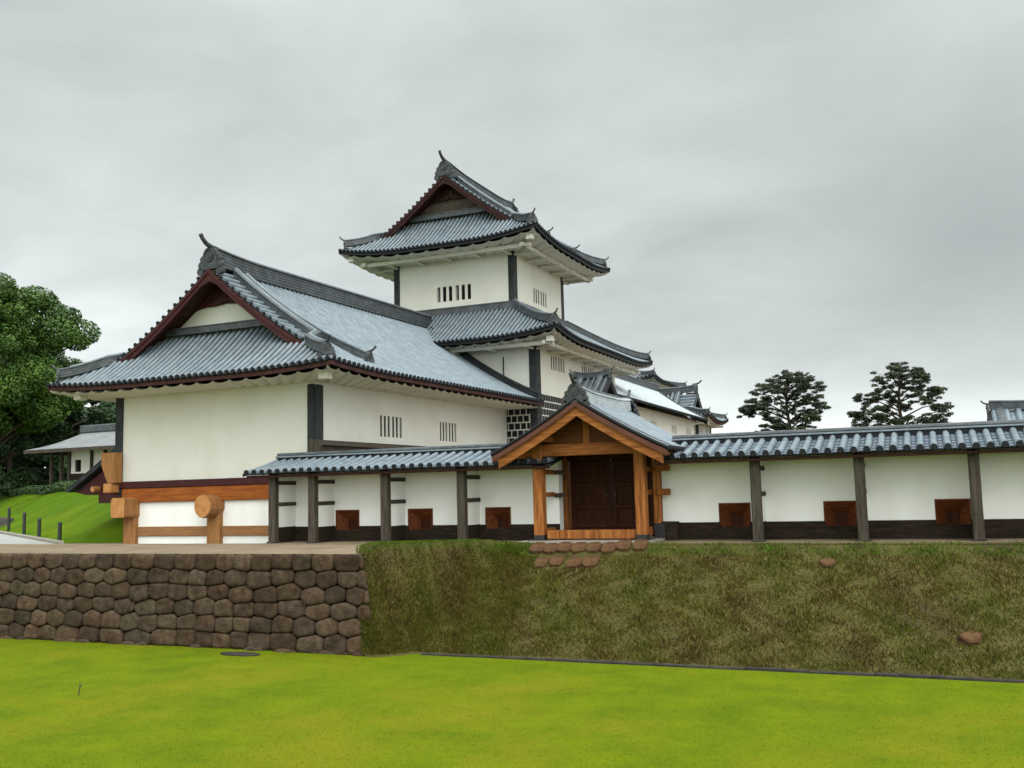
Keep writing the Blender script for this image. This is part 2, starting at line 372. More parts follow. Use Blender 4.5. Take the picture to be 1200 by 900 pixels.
def irimoya(root, x0, x1, y0, y1, ze, xr, zr, yv, yg, hf, lift=.2, pitch=.25, cs=.35, cf=.25, hip_back=True, yvb=None, ygb=None,
            wall=None, ridge_h=.58, ridge_w=.19, board=MAROON, orn=1., soff_z=.18, course=.3, skip_left=False, gable_mat=None, strip_w=.85, tile=None, eave_m=None, arms=True, bdep=.30):
    """hip-and-gable roof; ridge along y, gable facing -y.  wall=(xa,xb,ya,yb) footprint for the soffit"""
    tile = tile or TILE
    Rr, Rl, rise = x1 - xr, xr - x0, zr - ze
    def Hs(d, run): t = min(max(d / run, 0), 1.0); return rise * ((1 - cs) * t + cs * t * t)
    s = yg - y0
    def Hf(d): t = d / s; return hf * ((1 - cf) * t + cf * t * t)
    yb_v = yvb if yvb is not None else y1; sb = (y1 - ygb) if hip_back else 1.
    def LF(x, y):
        a = max(0, 1 - (x - x0) / 3.2) ** 2 if x - x0 < 3.2 else 0; b = max(0, 1 - (x1 - x) / 3.2) ** 2 if x1 - x < 3.2 else 0
        c = max(0, 1 - (y - y0) / 3.2) ** 2 if y - y0 < 3.2 else 0; d = (max(0, 1 - (y1 - y) / 3.2) ** 2 if y1 - y < 3.2 else 0) if hip_back else 0
        return lift * (a + b) * (c + d)
    Pr = lambda u, d: Vector((x1 - d, u, ze + Hs(d, Rr) + LF(x1 - d, u)))
    Pl = lambda u, d: Vector((x0 + d, u, ze + Hs(d, Rl) + LF(x0 + d, u)))
    Pf = lambda u, d: Vector((u, y0 + d, ze + Hf(d) + LF(u, y0 + d)))
    Pb = lambda u, d: Vector((u, y1 - d, ze + Hf(d) + LF(u, y1 - d)))
    def dside(run):
        def f(u):
            r_ = run
            if u < yv: r_ = min(r_, inv(lambda q: Hs(q, run), Hf(u - y0), run))
            if hip_back and u > yb_v: r_ = min(r_, inv(lambda q: Hs(q, run), Hf(y1 - u), run))
            return r_
        return f
    def dfront(u):
        b = u - x0 if u < xr else x1 - u; run = Rl if u < xr else Rr
        return min(s, inv(Hf, Hs(b, run), s))
    rf = MB(); sw = strip_w
    yend = y1
    def dstrip(base, run):       # ordinary tiles start behind the verge strip
        dstar = inv(lambda q: Hs(q, run), Hf(yv - y0), run)
        return base, dstar
    for P_, run in ((Pr, Rr), (Pl, Rl)):
        base = dside(run); dstar = inv(lambda q: Hs(q, run), Hf(yv - y0), run)
        def dm(u, base=base, dstar=dstar):
            d = base(u)
            if yv <= u < yv + sw: d = min(d, dstar)
            return d
        tile_columns(rf, P_, y0, y1, pitch, dm, course, fi=1)
        # verge strip: short tiles lying across the slope
        d = dstar + pitch * .5
        while d < run - .1:
            p0 = P_(yv - .03, d); p1 = P_(yv + sw, d)
            r = .27 * pitch
            tang = (P_(yv, d + .05) - P_(yv, d - .05)).normalized(); nr = Vector((-tang.z * (1 if tang.x > 0 else -1), 0, abs(tang.x)))
            nr = Vector((-tang.z * math.copysign(1, tang.x), 0, abs(tang.x)))
            rows = []
            for y in (yv - .05, yv + .28, yv + .281, yv + sw):
                c = P_(y, d); k = .012 if y < yv + .281 else 0
                rows.append([tuple(c + tang * a * pitch + nr * (b * pitch + k)) for a, b in PROF])
            nv = len(PROF); rf.add([p for r_ in rows for p in r_], [(i * nv + c, (i + 1) * nv + c, (i + 1) * nv + c + 1, i * nv + c + 1) for i in range(3) for c in range(nv - 1)], 0)
            rf.add(list(rows[0]) + [tuple(Vector(rows[0][-1]) - Vector((0, 0, .05))), tuple(Vector(rows[0][0]) - Vector((0, 0, .05)))], [tuple(range(nv + 2))], 1)
            rf.disc((p0.x + nr.x * .1 * pitch, yv - .07, p0.z + nr.z * .1 * pitch), r, 'y', .05, 10, 1)
            d += pitch
        # deck under the tiles along the verge
        K = 10; top = [P_(yv + .02, dstar + (run - dstar) * k / K) - Vector((0, 0, .03)) for k in range(K + 1)]
        bot = [P_(yg + .3, dstar + (run - dstar) * k / K) - Vector((0, 0, .03)) for k in range(K + 1)]
        for k in range(K): rf.quad(tuple(top[k]), tuple(top[k + 1]), tuple(bot[k + 1]), tuple(bot[k]), 2)
    tile_columns(rf, Pf, x0, x1, pitch, dfront, course, fi=1)
    if hip_back: tile_columns(rf, Pb, x0, x1, pitch, dfront, course, fi=1)
    roof = rf.build('roof', [tile, TILE_DARK, SOFFITW, PAN_SHADED], root)
    # eave board and soffit
    eb = MB(); K = 24
    def eave(Pfn, a, b): return [Pfn(a + (b - a) * k / K, 0.) for k in range(K + 1)]
    loops = [eave(Pf, x0, x1), eave(Pr, y0, y1)] + ([eave(Pb, x1, x0)] if hip_back else []) + [eave(Pl, y1, y0)]
    insets = [Vector((0, .06, 0)), Vector((-.06, 0, 0))] + ([Vector((0, -.06, 0))] if hip_back else []) + [Vector((.06, 0, 0))]
    for lp, ins in zip(loops, insets):
        q = [p + ins for p in lp]
        eb.sweep([(-.03, -.15), (.03, -.15), (.03, -.035), (-.03, -.035)], q)
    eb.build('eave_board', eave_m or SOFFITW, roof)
    if wall and arms: eave_beams(roof, wall, (x0, x1, y0, y1), ze - soff_z, hip_back)
    if wall:
        xa, xb, ya, yb = wall; sf = MB()
        def panel(o_pts, i_pts, nw):
            M_ = 7; n = nw * 6; rows = []
            for j in range(M_):
                t = j / (M_ - 1); row = []
                for i in range(n + 1):
                    a = i / n; k = a * (len(o_pts) - 1); k0 = min(int(k), len(o_pts) - 2); fr = k - k0
                    po = o_pts[k0].lerp(o_pts[k0 + 1], fr); pi = i_pts[0].lerp(i_pts[1], a)
                    p = po.lerp(pi, t)
                    ph = (a * nw) % 1.0; bumpz = .075 * math.sqrt(max(0, math.sin(math.pi * ph))) * (1 if .02 < t < .98 else 1)
                    row.append((p.x, p.y, p.z - bumpz))
                rows.append(row)
            n1 = n + 1
            sf.add([p for r in rows for p in r], [(j * n1 + i, (j + 1) * n1 + i, (j + 1) * n1 + i + 1, j * n1 + i + 1) for j in range(M_ - 1) for i in range(n)])
        zo = Vector((0, 0, -.16)); zi = ze - soff_z
        ci = [Vector((xa, ya, zi)), Vector((xb, ya, zi)), Vector((xb, yb, zi)), Vector((xa, yb, zi))]
        segs = [(0, ci[0], ci[1]), (1, ci[1], ci[2])] + ([(2, ci[2], ci[3]), (3, ci[3], ci[0])] if hip_back else [(2, ci[2], ci[3])])
        if not hip_back: segs[2] = (2, ci[3], ci[0])
        for li, a, b in segs:
            o = [p + insets[li] * 2 + zo for p in loops[li]]
            # trim the outer line so corners meet
            panel(o, [a, b], max(4, round((b - a).length / .42)))
        sf.build('soffit', PLASTER, roof, smooth=False)
    # ridge
    rm = MB(); ya_, yb_ = yv + .12, (yb_v - .12 if hip_back else y1)
    K = 24; path = []
    for k in range(K + 1):
        t = k / K; y = ya_ + (yb_ - ya_) * t; e = max(0, 1 - (y - ya_) / 2.2) ** 2 + (max(0, 1 - (yb_ - y) / 2.2) ** 2 if hip_back else 0)
        path.append((xr, y, zr - .06 + .12 * e))
    rm.sweep(ridge_prof(ridge_w, ridge_h), path)
    rm.build('ridge_cap', TILE_D, roof)
    make_ornament(roof, (xr, ya_ - .06, zr + .06), 0, orn * 1.02)
    if hip_back: make_ornament(roof, (xr, yb_ + .06, zr + .06), math.pi, orn * 1.02)
    # verge ridges and hip ridges
    hp = ridge_prof(.13, .30, 3)
    ends = [(yv + sw, 1, Pr, Rr, y0, 1), (yv + sw, -1, Pl, Rl, y0, 1)]
    if hip_back: ends += [(yb_v - sw, 1, Pr, Rr, y1, -1), (yb_v - sw, -1, Pl, Rl, y1, -1)]
    for yy, sx, P_, run, ye, sy in ends:
        hm = MB(); dstar = inv(lambda q: Hs(q, run), Hf(abs((yv if sy > 0 else yb_v) - ye)), run)
        pts = [P_(yy, run - .25 - (run - .25 - dstar - .3) * k / 12) + Vector((0, 0, .02)) for k in range(13)]
        n = 12; ystart = yy
        for k in range(1, n + 1):
            t = k / n
            # down along the hip line
            yh = (ye + sy * .22) + ((yv if sy > 0 else yb_v) - ye - sy * .22) * (1 - t)
            d = inv(lambda q: Hs(q, run), Hf(abs(yh - ye)), run)
            if k == 1: continue
            pts.append(P_(yh, d) + Vector((0, 0, .02 + .10 * t * t)))
        hm.sweep(hp, pts); ho = hm.build('hip_ridge', TILE_D, roof); hr = MB(); hr.tube([p + Vector((0, 0, .285)) for p in pts[:-2]], .05, 8); hr.build('ridge_roll', TILE, ho)
        e = pts[-1]; f_ = pts[-3]; dirv = Vector((e.x - f_.x, e.y - f_.y, 0)).normalized()
        make_ornament(roof, e + dirv * .04 + Vector((0, 0, -.02)), math.atan2(dirv.y, dirv.x) + math.pi / 2, orn * .52, name='hip_ornament')
        # second descending ridge on the slope
        dm = MB(); y2 = yy + sy * .42
        pts = [P_(y2 + sy * .55 * (k / 14) ** 2, run - .3 - (run - .3 - dstar * .5) * k / 14) + Vector((0, 0, .02 + .05 * (k / 14) ** 4)) for k in range(15)]
        dm.sweep(ridge_prof(.11, .26, 3), pts); ho = dm.build('descending_ridge', TILE_D, roof); hr = MB(); hr.tube([p + Vector((0, 0, .245)) for p in pts[:-1]], .048, 8); hr.build('ridge_roll', TILE, ho)
        e = pts[-1]
        make_ornament(roof, e + Vector((sx * .05, 0, 0)), math.pi / 2 * sx, orn * .5, name='hip_ornament')
    # gables
    for gy, vy, sgn in ([(yg, yv, 1)] + ([(ygb, yb_v, -1)] if hip_back else [])):
        gb = MB(); K = 12
        ft, fbm = [], []
        for run, P_, side in ((Rl, Pl, -1), (Rr, Pr, 1)):
            dstar = inv(lambda q: Hs(q, run), Hf(abs(vy - (y0 if sgn > 0 else y1))), run) * .92
            line = [P_(vy, dstar + (run - dstar) * k / K) for k in range(K + 1)]
            dep = lambda k: bdep + .04 * (1 - k / K) ** 2
            topl = [(p.x, p.z - .05) for p in line]; botl = [(p.x, p.z - .05 - dep(k) - (.12 if k == K else 0)) for k, p in enumerate(line)]
            for (t0, t1, z_off, mi) in ((.05, -.05, 0, 0), (.08, -.08, 0, 1)):
                tl = topl; bl = botl if mi == 0 else [(a, b - .11) for a, b in topl]
                for k in range(K):
                    a, b, c, d = tl[k], tl[k + 1], bl[k + 1], bl[k]
                    if mi == 1: a, b = (a[0], a[1] + .0), (b[0], b[1] + .0)
                    ya2, yb2 = vy - sgn * t0 + (0 if mi == 0 else -sgn * .0), vy - sgn * t1
                    V = [(q[0], yy2, q[1] - (.002 if mi else 0)) for yy2 in (ya2, yb2) for q in (a, b, c, d)]
                    gb.add(V, [(0, 1, 2, 3), (7, 6, 5, 4), (0, 4, 5, 1), (3, 2, 6, 7), (1, 5, 6, 2), (0, 3, 7, 4)], 0)
        gb.build('bargeboard', board, roof)
        # gable wall with hung ornament
        gw = MB(); poly = []
        zb = ze + Hf(s) - .15
        left = [(Pl(gy + sgn * .05, Rl * k / 10).x, ze + Hs(Rl * k / 10, Rl) - .08) for k in range(11)]
        right = [(Pr(gy + sgn * .05, Rr * k / 10).x, ze + Hs(Rr * k / 10, Rr) - .08) for k in range(9, -1, -1)]
        poly = [p for p in left + right if p[1] > zb]
        poly = [(poly[0][0], zb)] + poly + [(poly[-1][0], zb)]
        gw.prism(poly, 'y', gy - .06, gy + .06); gw.build('gable_wall', gable_mat or PLASTER, root)
        gd = MB(); gy2 = gy - sgn * .10; zs = zb + (zr - zb) * .42
        up = [p for p in left + right if p[1] > zs]
        def xat(z, L_):
            for p, q in zip(L_, L_[1:]):
                if (p[1] - z) * (q[1] - z) <= 0: return p[0] + (q[0] - p[0]) * (z - p[1]) / (q[1] - p[1] + 1e-9)
            return xr
        xl2, xr2 = xat(zs, left), xat(zs, [left[-1]] + right)
        n = 10; low_edge = [(xr2 + (xl2 - xr2) * k / n, zs + .10 * math.sin(math.pi * k / n) + .05 * abs(math.sin(3 * math.pi * k / n))) for k in range(n + 1)]
        gd.prism([p for p in up] + low_edge, 'y', gy2 - .03, gy2 + .03)
        po_ = gd.build('gable_panel', board, root)
        gc = MB(); zc_ = zs + (zr - zs) * .22
        for (a, b_, r_) in ((0, .04, .12), (-.2, -.02, .10), (.2, -.02, .10), (-.36, -.07, .07), (.36, -.07, .07), (0, .22, .08)):
            gc.disc((xr + a, gy2 - sgn * .07 - .03, zc_ + b_), r_, 'y', .06, 9)
        gc.build('gable_carving', SOFFITW, po_)
        gr = MB(); zt = ze + Hf(s)
        xl_ = x0 + inv(lambda q: Hs(q, Rl), Hf(s), Rl) + .1; xr_ = x1 - inv(lambda q: Hs(q, Rr), Hf(s), Rr) - .1
        gr.sweep(ridge_prof(.12, .24, 3), [(xl_, gy - sgn * .2, zt - .05), ((xl_ + xr_) / 2, gy - sgn * .2, zt - .05), (xr_, gy - sgn * .2, zt - .05)])
        gr.build('gable_foot_ridge', TILE_D, roof)
    return roof, Pr, Pf, Pl

def pent(root, x0, x1, y0, y1, ze, ix0, ix1, iy0, iy1, zt, lift=.2, pitch=.25, wall=None, course=.3, soff_z=.18):
    """skirt roof running round an inner storey (ix0..iy1)"""
    Hn = lambda t: (zt - ze) * (.88 * t + .12 * t * t)
    runs = dict(f=iy0 - y0, r=x1 - ix1, b=y1 - iy1, l=ix0 - x0)
    def LF(x, y):
        g = lambda q: max(0, 1 - q / 3.2) ** 2 if q < 3.2 else 0
        return lift * (g(x - x0) + g(x1 - x)) * (g(y - y0) + g(y1 - y))
    P = dict(f=lambda u, d: Vector((u, y0 + d, ze + Hn(d / runs['f']) + LF(u, y0 + d))),
             r=lambda u, d: Vector((x1 - d, u, ze + Hn(d / runs['r']) + LF(x1 - d, u))),
             b=lambda u, d: Vector((u, y1 - d, ze + Hn(d / runs['b']) + LF(u, y1 - d))),
             l=lambda u, d: Vector((x0 + d, u, ze + Hn(d / runs['l']) + LF(x0 + d, u))))
    def dm(side):
        run = runs[side]
        if side in 'fb': return lambda u: run * max(0, min(1, (u - x0) / runs['l'], (x1 - u) / runs['r']))
        return lambda u: run * max(0, min(1, (u - y0) / runs['f'], (y1 - u) / runs['b']))
    rf = MB()
    for sd_ in 'frbl':
        a, b = (x0, x1) if sd_ in 'fb' else (y0, y1)
        tile_columns(rf, P[sd_], a, b, pitch, dm(sd_), course)
    roof = rf.build('roof', [TILE, TILE_DARK, TILE_DARK, PAN_SHADED], root)
    K = 24; eb = MB(); sf = MB()
    lines = dict(f=[P['f'](x0 + (x1 - x0) * k / K, 0) for k in range(K + 1)], r=[P['r'](y0 + (y1 - y0) * k / K, 0) for k in range(K + 1)],
                 b=[P['b'](x1 + (x0 - x1) * k / K, 0) for k in range(K + 1)], l=[P['l'](y1 + (y0 - y1) * k / K, 0) for k in range(K + 1)])
    ins = dict(f=Vector((0, .06, 0)), r=Vector((-.06, 0, 0)), b=Vector((0, -.06, 0)), l=Vector((.06, 0, 0)))
    for k_ in 'frbl': eb.sweep([(-.03, -.15), (.03, -.15), (.03, -.035), (-.03, -.035)], [p + ins[k_] for p in lines[k_]])
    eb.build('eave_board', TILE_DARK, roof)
    if wall: eave_beams(roof, wall, (x0, x1, y0, y1), ze - soff_z, True)
    if wall:
        xa, xb, ya, yb = wall; zi = ze - soff_z; c = [Vector((xa, ya, zi)), Vector((xb, ya, zi)), Vector((xb, yb, zi)), Vector((xa, yb, zi))]
        for k_, a, b in (('f', c[0], c[1]), ('r', c[1], c[2]), ('b', c[2], c[3]), ('l', c[3], c[0])):
            o = [p + ins[k_] * 2 - Vector((0, 0, .16)) for p in lines[k_]]; nw = max(4, round((b - a).length / .42)); n = nw * 6; rows = []
            for j in range(6):
                t = j / 5; row = []
                for i in range(n + 1):
                    q = i / n * K; q0 = min(int(q), K - 1); p = o[q0].lerp(o[q0 + 1], q - q0).lerp(a.lerp(b, i / n), t)
                    row.append((p.x, p.y, p.z - .075 * math.sqrt(max(0, math.sin(math.pi * ((i / n * nw) % 1.0))))))
                rows.append(row)
            n1 = n + 1
            sf.add([p for r in rows for p in r], [(j * n1 + i, (j + 1) * n1 + i, (j + 1) * n1 + i + 1, j * n1 + i + 1) for j in range(5) for i in range(n)])
        sf.build('soffit', PLASTER, roof)
    for (ex, ey, px, py) in ((x0, y0, ix0, iy0), (x1, y0, ix1, iy0), (x1, y1, ix1, iy1), (x0, y1, ix0, iy1)):
        hm = MB(); n = 12; pts = []
        for k in range(n + 1):
            t = .93 * k / n; x = px + (ex - px) * t; y = py + (ey - py) * t
            pts.append(Vector((x, y, ze + Hn(1 - t) + LF(x, y) + .02 + .10 * t ** 3)))
        hm.sweep(ridge_prof(.13, .30, 3), pts); ho = hm.build('hip_ridge', TILE_D, roof); hr = MB(); hr.tube([p + Vector((0, 0, .285)) for p in pts[:-2]], .048, 8); hr.build('ridge_roll', TILE, ho)
        d = Vector((ex - px, ey - py, 0)).normalized()
        make_ornament(roof, pts[-1] + d * .04, math.atan2(d.y, d.x) + math.pi / 2, .5, name='hip_ornament')
    return roof

def wall_plane(mb, face, c, a0, a1, z0, z1, holes, depth=None):
    """plaster wall sheet with real openings. face: 'f' (y=c facing -y) or 'r' (x=c facing +x); holes [(a0,a1,z0,z1)]"""
    if depth is None: depth = .22 if face == 'f' else .055
    A = sorted({a0, a1, *[h[0] for h in holes], *[h[1] for h in holes]}); Z = sorted({z0, z1, *[h[2] for h in holes], *[h[3] for h in holes]})
    pt = (lambda a, z, d=0: (a, c + d, z)) if face == 'f' else (lambda a, z, d=0: (c - d, a, z))
    for i in range(len(A) - 1):
        for j in range(len(Z) - 1):
            am, zm = (A[i] + A[i + 1]) / 2, (Z[j] + Z[j + 1]) / 2
            if any(h[0] < am < h[1] and h[2] < zm < h[3] for h in holes): continue
            mb.quad(pt(A[i], Z[j]), pt(A[i + 1], Z[j]), pt(A[i + 1], Z[j + 1]), pt(A[i], Z[j + 1]))
    for h in holes:
        for (p, q) in (((h[0], h[2]), (h[1], h[2])), ((h[1], h[2]), (h[1], h[3])), ((h[1], h[3]), (h[0], h[3])), ((h[0], h[3]), (h[0], h[2]))):
            mb.quad(pt(*p), pt(*q), pt(*q, depth), pt(*p, depth))
def slot_window(root, face, c, a0, a1, z0, z1, depth=None, groups=2, slots=3, barm=None):
    depth = depth or (.22 if face == 'f' else .055); bars = MB(); w = a1 - a0
    pier = w * .1; gw = (w - pier * (groups - 1)) / groups
    def bx(p, q, d0, d1, za=z0, zb=z1, mb=bars):
        if face == 'f': mb.box(p, q, c + d0, c + d1, za, zb)
        else: mb.box(c - d1, c - d0, p, q, za, zb)
    for g in range(groups):
        s0 = a0 + g * (gw + pier)
        if g: bx(s0 - pier, s0, .004, depth - .01)
        bw = gw / (slots * 2 - 1) * .85; sl = (gw - bw * (slots - 1)) / slots
        for k in range(1, slots):
            b0 = s0 + k * sl + (k - 1) * bw; bx(b0, b0 + bw, .008, .034)
    o = bars.build('window', barm or PLASTER, root)
    bk = MB(); bx(a0, a1, depth - .004, depth + .03, z0, z1, bk); bk.build('shutter', SHADOW, o)
    return o

# ================================================================== GROUND
LZ = -2.15
def grid(name, xs, ys, zf, M, kind='structure', smooth=True):
    vs = [(x, y, zf(x, y)) for y in ys for x in xs]; nx = len(xs)
    fs = [(j * nx + i, j * nx + i + 1, (j + 1) * nx + i + 1, (j + 1) * nx + i) for j in range(len(ys) - 1) for i in range(nx - 1)]
    mb = MB(); mb.add(vs, fs); o = mb.build(name, M, None, smooth); o['kind'] = kind; return o
def lin(a, b, n): return [a + (b - a) * i / (n - 1) for i in range(n)]
grid('lawn', lin(-500, 500, 21), lin(-300, 700, 21), lambda x, y: LZ, LAWN)
def sst(a, b, t): t = min(1, max(0, (t - a) / (b - a))); return t * t * (3 - 2 * t)
def terr_z(x, y):
    z = -.14 * sst(-.2, 2.0, y) * (1 - sst(-14.2, -13.6, x) * (1 - sst(1.6, 2.0, y)))
    return z
WALL_X = -7.9
def hill_s(x, y): # distance behind the line of bollards
    return (x + 24.0) * .56 * 0 + ((x + 25.7) * .555 + (y - 3.5) * .832)
def hill_z(x, y):
    s_ = hill_s(x, y); u = -(x + 25.7) * .832 + (y - 3.5) * .555
    z = 2.45 * sst(-.8, 6.2, s_) * sst(-7, 0, u) - .35 * (1 - sst(-6, -1, u)) if s_ > 0 else -.3
    if u < -1.5 and y < 12: z -= .5 * sst(-1.5, -4, u)
    return z - .16 + .06 * math.sin(x * .7 + y * .4) * sst(1, 5, s_)
xs = lin(-90, -26, 17) + lin(-25, -14.6, 12) + lin(-14.2, -13.6, 4) + lin(-13, WALL_X, 5)
ysT = [-4.42, -3.6, -2.6, -1.6, -.8, -.2] + lin(0, 2, 11) + [4, 7, 12, 20, 40, 80, 160]
grid('terrace', xs, ysT, terr_z, SOIL)
grid('courtyard', [WALL_X, -4, 0, 6, 20, 40, 60, 120], [-1.05, -.2, 0, .5, 1, 1.6, 2.0, 4, 8, 20, 40, 80, 160], terr_z, SOIL)
# bank
def bank_prof(t): # t 0 crest .. 1 foot
    return -(t + .10 * math.sin(math.pi * t) * (1 - t)) if t > 0 else 0
def crest_y(x): return -1.0 - 3.2 * (1 - sst(-7.95, -6.0, x))
def foot_y(x): return -4.15 - .62 * (1 - sst(-7.8, -6.7, x))
def bank_z(x, y):
    yc = crest_y(x); t = (yc - y) / (yc - foot_y(x)); sh = .15 * (1 - sst(-7.8, -4.6, x))
    ledge = sh * sst(-.2, yc, y)
    if t > 1.02: return LZ - .05
    if t <= 0: return ledge + .03 * sst(-.9, -1.05, y) + .012
    tt_ = min(1, t)
    z = (LZ - sh) * tt_ ** (.93) + sh
    n_ = noise.noise(Vector((x * .9, y * .9, 3.1))) * .12 + noise.noise(Vector((x * 2.7, y * 2.7, 8.2))) * .07 + noise.noise(Vector((x * 6.5, y * 6.5, 1.2))) * .035
    edge = min(1, max(0, t * 6)) * min(1, max(0, (1.02 - t) * 8))
    return z + n_ * edge + .03
bx_ = lin(WALL_X - .14, 12, 230) + lin(12.5, 60, 60); by_ = lin(-.75, -4.80, 84)
bank = grid('grass_bank', bx_, by_[::-1], bank_z, BANKG)
def slant(x, z): return .50 * min(1, max(0, z / LZ)) * (1 - sst(-8.0, -6.2, x)) + .10 * noise.noise(Vector((z * 2.3, 4.0, x * .3))) * (1 - sst(-8.0, -7.0, x))
for v_ in bank.data.vertices: v_.co.x += slant(v_.co.x, v_.co.z)
kb = MB()
for i in range(int((60 + 6.4) / 1.15)):
    a = -6.5 + i * 1.15; j = random.uniform(-.015, .015)
    kb.bbox(a + .005, a + 1.145, -4.27 + j, -4.15 + j, LZ - .1, LZ + .045 + random.uniform(-.012, .012), .012)
kb.build('kerb', KERBM)['kind'] = 'structure'
# path by the hill
pth = MB(); u_ = Vector((-.832, .555, 0)); n_ = Vector((.555, .832, 0)); o_ = Vector((-25.0, 3.0, 0))
def ph(a, b): p = o_ + u_ * a + n_ * b; return (p.x, p.y, terr_z(p.x, p.y) + .02)
pth.quad(ph(-2, -3.2), ph(45, -3.2), ph(45, -.35), ph(-2, -.35))
pth.build('path', PATH)['kind'] = 'structure'
ke = MB(); ke.sweep([(-.08, -.1), (.08, -.1), (.08, .10), (.06, .12), (-.06, .12), (-.08, .10)], [ph(-2, -.25), ph(20, -.25), ph(45, -.25)])
ke.build('kerb', SLAB)['kind'] = 'structure'
hx = lin(-130, -12, 90); hy = lin(-2, 110, 80)
grid('hill', hx, hy, hill_z, HILLG)

# ================================================================== STONE RETAINING WALL
def clip(poly, p, n):
    outp = []
    for i in range(len(poly)):
        a, b = poly[i], poly[(i + 1) % len(poly)]
        da = (a[0] - p[0]) * n[0] + (a[1] - p[1]) * n[1]; db = (b[0] - p[0]) * n[0] + (b[1] - p[1]) * n[1]
        if da <= 0: outp.append(a)
        if da * db < 0: t = da / (da - db); outp.append((a[0] + (b[0] - a[0]) * t, a[1] + (b[1] - a[1]) * t))
    return outp
def stones(u0, u1, v1, rows, rnd):
    """list of (polygon, seed) in the wall's plane"""
    seeds = []; h = v1 / rows
    for r in range(rows):
        v = h * (r + .5); u = u0 - .3; top = r == rows - 1; bot = r == 0
        while u < u1 + .3:
            w = rnd.uniform(.42, .76) if not bot else rnd.uniform(.42, .95)
            seeds.append((u + w / 2, v + (0 if top else rnd.uniform(-.055, .055)), 0)); u += w
    out_ = []
    for s_ in seeds:
        poly = [(u0, 0), (u1, 0), (u1, v1), (u0, v1)]
        poly = clip(poly, (WALL_X + .06, v1), (v1, .5)) if u1 > WALL_X - .1 else poly
        for q in seeds:
            if q is s_ or abs(q[0] - s_[0]) > 1.6 or abs(q[1] - s_[1]) > 1.0: continue
            mid = ((q[0] + s_[0]) / 2, (q[1] + s_[1]) / 2); n = ((q[0] - s_[0]) * .38, q[1] - s_[1]) if abs(q[1] - s_[1]) > h * .5 else (q[0] - s_[0], (q[1] - s_[1]) * .8)
            poly = clip(poly, mid, n)
            if len(poly) < 3: break
        if len(poly) >= 3: out_.append(poly)
    return out_
rnd = random.Random(5)
def stone_mesh(mb, tints, polys, place, rnd, top_v):
    for poly in polys:
        cu = sum(p[0] for p in poly) / len(poly); cv = sum(p[1] for p in poly) / len(poly)
        # even spacing round the outline, then shrink and round
        pts = []
        for i in range(len(poly)):
            a, b = poly[i], poly[(i + 1) % len(poly)]; ln = math.hypot(b[0] - a[0], b[1] - a[1]); k = max(1, int(ln / .07))
            pts += [(a[0] + (b[0] - a[0]) * j / k, a[1] + (b[1] - a[1]) * j / k) for j in range(k)]
        if len(pts) < 4: continue
        for _ in range(1):
            n = len(pts); pts = [((pts[i - 1][0] + 2 * pts[i][0] + pts[(i + 1) % n][0]) / 4, (pts[i - 1][1] + 2 * pts[i][1] + pts[(i + 1) % n][1]) / 4) for i in range(n)]
        dep = rnd.uniform(.07, .12); ta, tb = rnd.uniform(-.08, .08), rnd.uniform(-.08, .08); sd_ = rnd.uniform(0, 99)
        rings = []
        for sc, d in ((.99, -.12), (.985, .15), (.965, .55), (.91, .85), (.66, .97), (.3, 1.0)):
            ring = []
            for (u, v) in pts:
                uu, vv = cu + (u - cu) * sc, cv + (v - cv) * sc
                nz = noise.noise(Vector((uu * 5, vv * 5, sd_))) * .030 + noise.noise(Vector((uu * 13, vv * 13, sd_))) * .014
                dd = d * dep + (nz + (uu - cu) * ta + (vv - cv) * tb if d > .2 else 0)
                ring.append(place(uu, vv, dd))
            rings.append(ring)
        n0 = len(mb.f); mb.loft(rings, True, True)
        c = rnd.uniform(.62, 1.2); w = rnd.uniform(-.06, .07); g = rnd.random() < .10
        t = (c * (1 + w), c, c * (1 - w), 1) if not g else (c * .80, c * .95, c * .92, 1)
        tints += [t] * (len(mb.f) - n0)
sw = MB(); tints = []
YW = -4.42; H = -LZ
def place_front(u, v, d):
    z = LZ + v; return (u, YW - .16 * (1 - v / H) - d, z)
stone_mesh(sw, tints, stones(-34, WALL_X + .52, H + .0, 6, rnd), place_front, rnd, H)
def place_end(u, v, d): return (WALL_X - .08 + .12 * (1 - v / H) + d * .6, u, LZ + v)
# foot stones lying half buried
for k in range(44):
    u = -27 + k * .45 + rnd.uniform(-.2, .2)
    if rnd.random() < .35: continue
    if u > WALL_X + .3: break
    poly = [(u + .24 * rnd.uniform(.6, 1.4) * math.cos(a), .0 + .08 * math.sin(a)) for a in [2 * math.pi * i / 9 for i in range(9)]]
    stone_mesh(sw, tints, [poly], lambda uu, vv, d: (uu, YW - .2 - d, LZ + vv), rnd, H)
nb = len(sw.f); sw.box(-34, WALL_X - .1, YW + .0, YW + .5, LZ - .2, -.02); sw.box(WALL_X - .5, WALL_X - .1, YW + .3, -2.2, LZ - .2, -.02); tints += [(.12, .12, .12, 1)] * (len(sw.f) - nb)
wall_o = sw.build('stone_retaining_wall', STONE, None, smooth=True)
wall_o.data.polygons.foreach_set('use_smooth', [len(p.vertices) == 4 for p in wall_o.data.polygons])
ca = wall_o.data.color_attributes.new('tint', 'FLOAT_COLOR', 'CORNER')
arr = np.repeat(np.array(tints, np.float32), [len(p.vertices) for p in wall_o.data.polygons], axis=0)
ca.data.foreach_set('color', arr.ravel())
tag(wall_o, 'low retaining wall of brown rounded field stones beside the grass bank', 'stone wall')

